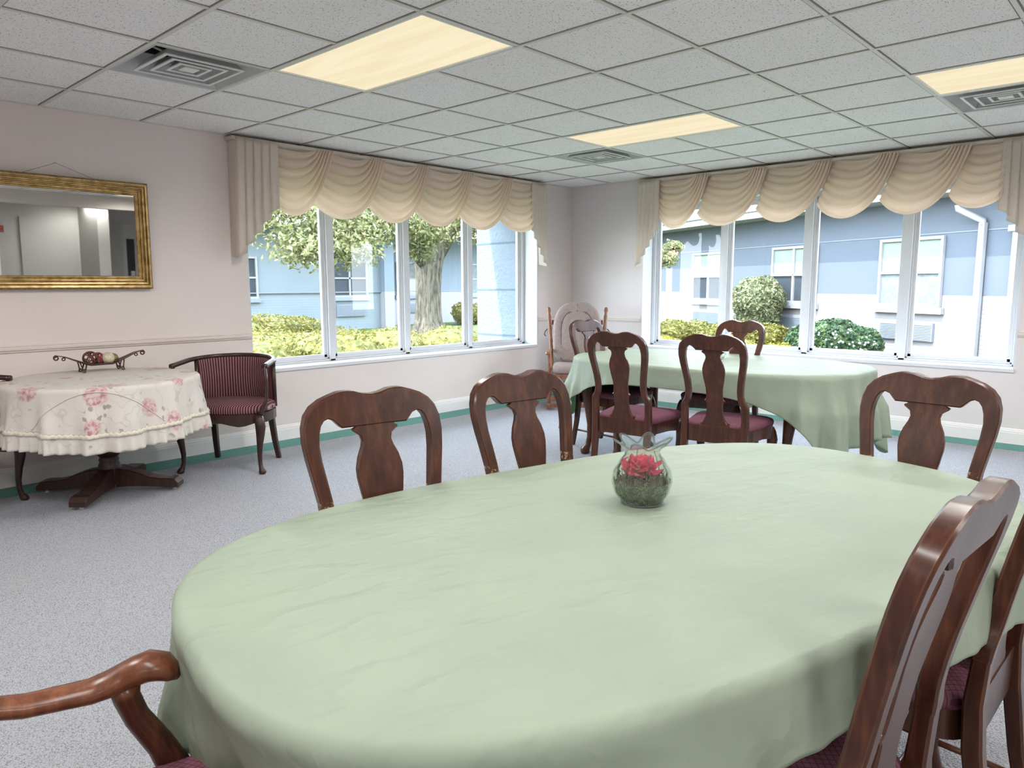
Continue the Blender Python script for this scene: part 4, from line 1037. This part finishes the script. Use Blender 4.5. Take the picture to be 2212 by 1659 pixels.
cb = [((TX - 5.0, TY - 2.6, 2.35), (1.3, 1.1, .80)), ((TX - 4.1, TY - 2.2, 2.6), (1.2, 1.1, .85)), ((TX - 5.9, TY - 2.2, 2.9), (1.2, 1.1, .9)), ((TX - 5.1, TY - 2.2, 3.6), (1.5, 1.3, .9)), ((TX - 5.6, TY - 3.0, 2.0), (.75, .7, .42)), ((TX - 4.6, TY - 3.0, 1.95), (.7, .6, .36)),
      ((TX - 2.6, TY - 1.9, 2.75), (1.3, 1.1, .62)), ((TX - 1.6, TY - 1.8, 2.55), (1.0, .9, .45)), ((TX - 2.9, TY - 1.6, 3.5), (1.5, 1.2, .8)), ((TX - 1.6, TY - 1.6, 2.18), (.55, .5, .40)), ((TX - .9, TY - 1.8, 3.1), (1.2, 1, .55)), ((TX - 3.6, TY - 1.8, 2.5), (1.0, .9, .45)),
      ((TX + .2, TY - 1.4, 3.3), (1.3, 1, .6)), ((TX + 1.3, TY - .8, 2.9), (.8, .8, .6)), ((TX + 2.2, TY - .9, 2.6), (1.0, .9, .9)), ((TX + 2.6, TY - 1, 3.6), (1.6, 1.3, 1)), ((TX - .5, TY - .5, 4.6), (3.4, 3, 1.3)), ((TX + 2.2, TY - 1.2, 1.95), (.5, .5, .35))]
m = MB(); rnd = random.Random(12)
for k, (c, r) in enumerate(cb): leaves(m, int(1500 * (r[0] * r[2] + .3)), ellfn(c, r, .16, k, .25), .062, rnd)
obj('foliage', m, L_TREE, tr)

# house wing behind the tree
wa = thing('building', 'pale blue single-storey wing across the lawn, seen through the left window', 'building')
YA = 14.5
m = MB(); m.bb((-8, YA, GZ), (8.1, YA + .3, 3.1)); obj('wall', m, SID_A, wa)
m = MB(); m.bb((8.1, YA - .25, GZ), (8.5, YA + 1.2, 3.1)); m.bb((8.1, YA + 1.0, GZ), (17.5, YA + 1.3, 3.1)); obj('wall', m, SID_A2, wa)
m = MB(); m.bb((-8, YA - .06, 1.045), (8.1, YA, 1.075)); m.bb((8.5, YA + .97, 1.045), (17.5, YA + 1.0, 1.07)); obj('belt_course', m, ACM, wa)
m = MB(); m.add([(-9, YA - .9, 2.95), (18, YA - .9, 2.95), (18, YA + 3, 4.4), (-9, YA + 3, 4.4), (-9, YA - .9, 3.1), (18, YA - .9, 3.1), (18, YA + 3, 4.55), (-9, YA + 3, 4.55)], [(0, 1, 2, 3), (4, 7, 6, 5), (0, 4, 5, 1), (1, 5, 6, 2), (2, 6, 7, 3), (3, 7, 4, 0)]); obj('roof', m, ROOF, wa)
def ext_window(parent, O, dx, w, z0, z1, cols=2, mat_top=DARKG, mat_bot=DARKG):
    # O: (x, y) of left bottom on wall, dx: unit along wall, outward normal n towards viewer
    dx = Vector((dx[0], dx[1], 0)); n_ = Vector((dx.y, -dx.x, 0)); O = Vector((O[0], O[1], 0)) + n_ * .01
    def P(a, d, z): return O + dx * a + n_ * d + Vector((0, 0, z))
    def bx(mb, a0, a1, zz0, zz1, d0, d1):
        mb.add([P(a, d, z) for a in (a0, a1) for d in (d0, d1) for z in (zz0, zz1)], [(0, 1, 3, 2), (4, 6, 7, 5), (0, 4, 5, 1), (2, 3, 7, 6), (0, 2, 6, 4), (1, 5, 7, 3)])
    f = MB(); q = .055
    bx(f, -q, 0, z0 - q, z1 + q, 0, .06); bx(f, w, w + q, z0 - q, z1 + q, 0, .06); bx(f, 0, w, z0 - q, z0, 0, .06); bx(f, 0, w, z1, z1 + q, 0, .06)
    zm = (z0 + z1) / 2; bx(f, 0, w, zm - .025, zm + .025, 0, .05)
    for k in range(1, cols): bx(f, w * k / cols - .03, w * k / cols + .03, z0, z1, 0, .05)
    wd = obj('window', f, EXTW, parent)
    s = MB(); bx(s, -.12, w + .12, z0 - .17, z0 - q, 0, .08); obj('sill', s, ACM if parent is wa else EXTW, wd)
    a = MB(); bx(a, 0, w, zm, z1, .0, .012); obj('pane', a, mat_top, wd)
    b = MB(); bx(b, 0, w, z0, zm, .0, .012); obj('pane', b, mat_bot, wd)
    return wd
def ac_unit(parent, O, dx, w, z0, z1):
    dx = Vector((dx[0], dx[1], 0)); n_ = Vector((dx.y, -dx.x, 0)); O = Vector((O[0], O[1], 0)) + n_ * .01
    m = MB()
    def bx(a0, a1, zz0, zz1, d0, d1): m.add([O + dx * a + n_ * d + Vector((0, 0, z)) for a in (a0, a1) for d in (d0, d1) for z in (zz0, zz1)], [(0, 1, 3, 2), (4, 6, 7, 5), (0, 4, 5, 1), (2, 3, 7, 6), (0, 2, 6, 4), (1, 5, 7, 3)])
    bx(0, w, z0, z1, 0, .05)
    k = z0 + .02
    while k < z1 - .02: bx(.02, w - .02, k, k + .012, .05, .06); k += .03
    obj('air_conditioner', m, ACM, parent)
ext_window(wa, (6.22, YA), (1, 0), 1.28, .96, 2.05); ac_unit(wa, (6.35, YA), (1, 0), 1.1, .28, .66)
ext_window(wa, (2.35, YA), (1, 0), 1.28, .96, 2.05)
ext_window(wa, (9.6, YA + 1.0), (1, 0), .95, .96, 2.05, 2, CURT, DARKG); ac_unit(wa, (9.9, YA + 1), (1, 0), 1.1, .28, .62)
ext_window(wa, (13.2, YA + 1.0), (1, 0), 1.1, .96, 2.05, 2, CURT, CURT)

# courtyard wing beyond the right window
wb = thing('building', 'blue and white courtyard wing with green window blinds, beyond the right window', 'building')
D = Vector((.467, .884, 0)); P0 = Vector((8.5, -1.3, 0)); nB = Vector((D.y, -D.x, 0)) * -1   # nB faces the viewer
camx, camy = -6.952, -5.4655
def onB(px):
    al = .7474 - math.atan((px - 1106) / 1571.0); rx, ry = cos(al), sin(al)
    # solve cam + t r = P0 + s D
    det = rx * (-D.y) + D.x * ry; bx_, by_ = P0.x - camx, P0.y - camy
    s = (rx * by_ - ry * bx_) / (-(rx * D.y - ry * D.x)) if abs(det) > 1e-9 else 0
    return s
def PB(s): q = P0 + D * s; return (q.x, q.y)
def wallB(mb, s0, s1, z0, z1, d0, d1):
    mb.add([P0 + D * s + nB * d + Vector((0, 0, z)) for s in (s0, s1) for d in (d0, d1) for z in (z0, z1)], [(0, 1, 3, 2), (4, 6, 7, 5), (0, 4, 5, 1), (2, 3, 7, 6), (0, 2, 6, 4), (1, 5, 7, 3)])
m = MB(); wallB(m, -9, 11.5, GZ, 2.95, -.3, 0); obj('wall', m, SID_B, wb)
m = MB(); wallB(m, -9, 11.5, 2.17, 2.19, 0, .012); obj('belt_course', m, ACM, wb)
m = MB(); wallB(m, -9.5, 12, 2.80, 2.98, -.3, .65); obj('roof', m, EXTW, wb)
rf = MB(); rf.add([P0 + D * s + nB * d + Vector((0, 0, z)) for s in (-9.5, 12) for d, z in ((.7, 2.96), (-4, 4.6), (-4, 2.96))], [(0, 1, 2), (3, 5, 4), (0, 3, 4, 1), (1, 4, 5, 2), (2, 5, 3, 0)]); obj('roof', rf, ROOF, wb)
WB = []
for pl, pr_, bt in ((1497, 1562, DARKG), (1668, 1757, DARKG), (1899, 2024, CURT)):
    sR, sL = onB(pr_), onB(pl); WB.append((sL, sR)); w = abs(sL - sR)
    # left in view is larger s ; direction along wall to the viewer's right is -D
    ext_window(wb, PB(sL), (-D.x, -D.y), w, .90, 2.08, 2, BLIND, bt)
    ac_unit(wb, PB(sL - .05), (-D.x, -D.y), w * .92, .22, .56)
# downspout, porch column and white door
ds_ = thing('downspout', 'white downspout on the courtyard wing wall', 'downspout')
m = MB(); s_ = onB(2112); q = P0 + D * s_ + nB * .08
m.box((q.x, q.y, 1.1), (.11, .09, 2.4), Matrix.Rotation(math.atan2(D.y, D.x), 3, 'Z')); obj('pipe', m, EXTW, ds_, bevel=.01)
m = MB(); a = q + Vector((0, 0, 2.25)); e = a + nB * .3 + D * .25 + Vector((0, 0, .35)); m.tube([a, a + Vector((0, 0, .08)), e - Vector((0, 0, .06)), e], .055, 8); obj('elbow', m, EXTW, ds_, smooth=True)
m = MB(); wallB(m, onB(2300), onB(2178), GZ, 2.12, 0, .10); wallB(m, onB(2300), onB(2170), 2.12, 2.22, 0, .13); dr = obj('door', m, DOORW, wb)
m = MB(); wallB(m, onB(2265), onB(2205), GZ + .05, 2.02, .10, .13); obj('door_panel', m, EXTW, dr)

def grd(px, py, z=GZ):
    al = .7474 - math.atan((px - 1106) / 1571.0)
    return al
# courtyard planting
shrub('shrub', 'dark green shrub with white blossoms outside the right window', [((7.55, -.50, .20), (.55, .55, .42)), ((7.45, -.05, .14), (.48, .45, .36)), ((7.6, -.95, .12), (.42, .42, .36))], L_DARK, 9000, .042, seed=21)
m = MB(); rnd = random.Random(31)
for k in range(240):
    p, nn_ = ellfn((7.5, -.52, .10), (.62, .78, .38), 0, 1, 1.0)(rnd)
    if p.x < 7.7 and p.z < .5 and p.z > -.12: m.ell(p, (.02, .02, .02), 6, 4)
fl = obj('blossoms', m, FLOWER); tag(fl, 'scattered white blossoms on the dark green shrub', 'blossoms', kind='stuff')
shrub('shrub', 'pale ball-shaped clipped shrub outside the right window', [((9.40, 1.90, .93), (.62, .62, .52)), ((9.45, 1.9, .5), (.5, .5, .35))], L_PALE, 8000, .045, seed=22)
shrub('hedge', 'olive clipped hedge at the left of the right window view', [((8.05, 3.30, .14), (.50, .45, .33)), ((8.45, 2.95, .12), (.42, .42, .33)), ((7.8, 3.7, .12), (.5, .5, .33))], L_HEDGE, 6000, .04, 'hedge', seed=23)
shrub('shrub', 'small green shrub between the olive hedge and the ball-shaped shrub', [((8.30, 2.35, .10), (.30, .30, .30))], L_DARK, 1500, .04, seed=27)
shrub('hedge', 'yellowish clipped hedge in front of the ball-shaped shrub', [((7.75, 1.55, .14), (.50, .50, .36)), ((8.15, 1.10, .12), (.46, .46, .34)), ((7.55, 1.9, .12), (.40, .40, .32))], L_HEDGE, 6000, .04, 'hedge', seed=24)
shrub('ground_cover', 'yellow low plants along the right window bed', [((5.9, 2.2, .0), (.45, .4, .24)), ((6.2, 1.7, -.03), (.45, .4, .22)), ((6.5, .85, -.03), (.42, .4, .22)), ((6.85, .3, -.05), (.40, .4, .2)), ((6.5, 1.3, -.05), (.4, .4, .2))], L_LOW, 7000, .035, 'plants', seed=25)
rnd = random.Random(41); m = MB()
for k in range(2600):
    x = 6.7 + rnd.uniform(-.3, .35) + rnd.random() * .5; y = -2.75 + rnd.uniform(-.75, .75); h = rnd.uniform(.05, .20); a = rnd.uniform(0, 6.28)
    m.add([(x - .008 * cos(a), y - .008 * sin(a), GZ), (x + .008 * cos(a), y + .008 * sin(a), GZ), (x + rnd.uniform(-.05, .05), y + rnd.uniform(-.05, .05), GZ + h)], [(0, 1, 2)])
tg_ = obj('grass_tuft', m, L_LOW); tag(tg_, 'tuft of yellow-green grass beside the white walk', 'grass', kind='stuff')
wk = MB(); wallB(wk, -7, 2.3, GZ, GZ + .02, .0, 1.1); ml_ = obj('mulch_bed', wk, MULCH); tag(ml_, 'reddish mulch bed along the courtyard wing', 'mulch', kind='stuff')
wk = MB(); wallB(wk, -9, -.1, GZ, GZ + .05, .35, 3.6); cw = obj('concrete_walk', wk, CONC); tag(cw, 'sunlit concrete walk beside the courtyard wing', 'path')
# tree branch tip hanging in the right window
bt = thing('tree_branch', 'leafy branch with salmon blossoms hanging outside the right window', 'branch', (0, 0, 0))
m = MB(); rnd = random.Random(17)
for k, (c, r) in enumerate((((4.55, 1.75, 1.85), (.42, .40, .26)), ((4.7, 1.55, 1.72), (.26, .25, .16)), ((4.3, 1.95, 2.1), (.5, .4, .3)), ((4.9, 1.5, 1.95), (.2, .2, .12)))): leaves(m, 700, ellfn(c, r, .1, k, .2), .035, rnd)
obj('foliage', m, L_TREE, bt)
m = MB()
for k in range(40): p, _ = ellfn((4.78, 1.45, 1.82), (.10, .10, .06), 0, 1, .3)(rnd); m.ell(p, (.018, .018, .018), 6, 4)
obj('blossom', m, REDFL, bt)
m = MB(); m.tube([(4.7, 1.55, 1.8), (4.3, 1.95, 2.15), (3.9, 2.6, 2.7)], [.01, .02, .03], 6); obj('twig', m, BARK, bt)

# ------------------------------------------------------------------ light and camera
sun = bpy.data.lights.new('sun', 'SUN'); so = bpy.data.objects.new('sun', sun); COL.objects.link(so)
sun.energy = 3.2; sun.angle = R(.6); sun.color = (1, .96, .90)
dirv = Vector((-.60, .17, 1.0)); so.rotation_euler = dirv.to_track_quat('Z', 'Y').to_euler()
w = bpy.data.worlds.new('world'); S.world = w; w.use_nodes = True; nt = w.node_tree
bg = nt.nodes['Background']; bg.inputs[1].default_value = 5.2
tcn = nt.nodes.new('ShaderNodeTexCoord'); sx = nt.nodes.new('ShaderNodeSeparateXYZ'); rp = nt.nodes.new('ShaderNodeValToRGB')
nt.links.new(tcn.outputs['Generated'], sx.inputs[0]); nt.links.new(sx.outputs[2], rp.inputs[0]); nt.links.new(rp.outputs[0], bg.inputs[0])
rp.color_ramp.elements[0].color = (.84, .92, 1, 1); rp.color_ramp.elements[1].color = (.62, .78, 1, 1)

# unseen spots added just below each diffuser to boost the panels' light
for (i, j) in LIGHTS:
    x, y = gxy(i + .5, j + 1)
    for q in (-.45, -.15, .15, .45):
        l = bpy.data.lights.new('fixture_lamp', 'SPOT'); l.energy = 5.5; l.spot_size = R(172); l.spot_blend = .6; l.shadow_soft_size = 0.0; l.color = (1, .98, .955)
        lo = bpy.data.objects.new('fixture_lamp', l); COL.objects.link(lo); lo.location = (x, y + q, ZC - .004)

cam = bpy.data.cameras.new('camera'); co = bpy.data.objects.new('camera', cam); COL.objects.link(co); S.camera = co
yaw, pitch, roll, F = .7474, -.1355, -.0026, 1571.0
Fv = Vector((cos(yaw) * cos(pitch), sin(yaw) * cos(pitch), sin(pitch))); Rv = Vector((sin(yaw), -cos(yaw), 0)); Uv = Rv.cross(Fv)
R2 = Rv * cos(roll) + Uv * sin(roll); U2 = -Rv * sin(roll) + Uv * cos(roll)
co.matrix_world = Matrix(((R2.x, U2.x, -Fv.x, -6.952), (R2.y, U2.y, -Fv.y, -5.4655), (R2.z, U2.z, -Fv.z, 1.2795), (0, 0, 0, 1)))
cam.sensor_fit = 'HORIZONTAL'; cam.sensor_width = 36; cam.lens = F / 2212 * 36; cam.clip_start = .02; cam.clip_end = 200

S.view_settings.view_transform = 'Standard'; S.view_settings.look = 'None'; S.view_settings.gamma = 1; S.view_settings.use_curve_mapping = False
S.view_settings.exposure = 1.9
S.cycles.use_denoising = True
try: S.cycles.denoiser = 'OPENIMAGEDENOISE'
except Exception: pass
S.cycles.max_bounces = 10; S.cycles.diffuse_bounces = 5; S.cycles.glossy_bounces = 4; S.cycles.transmission_bounces = 8; S.cycles.transparent_max_bounces = 16
S.cycles.caustics_refractive = False; S.cycles.caustics_reflective = False; S.cycles.sample_clamp_indirect = 4
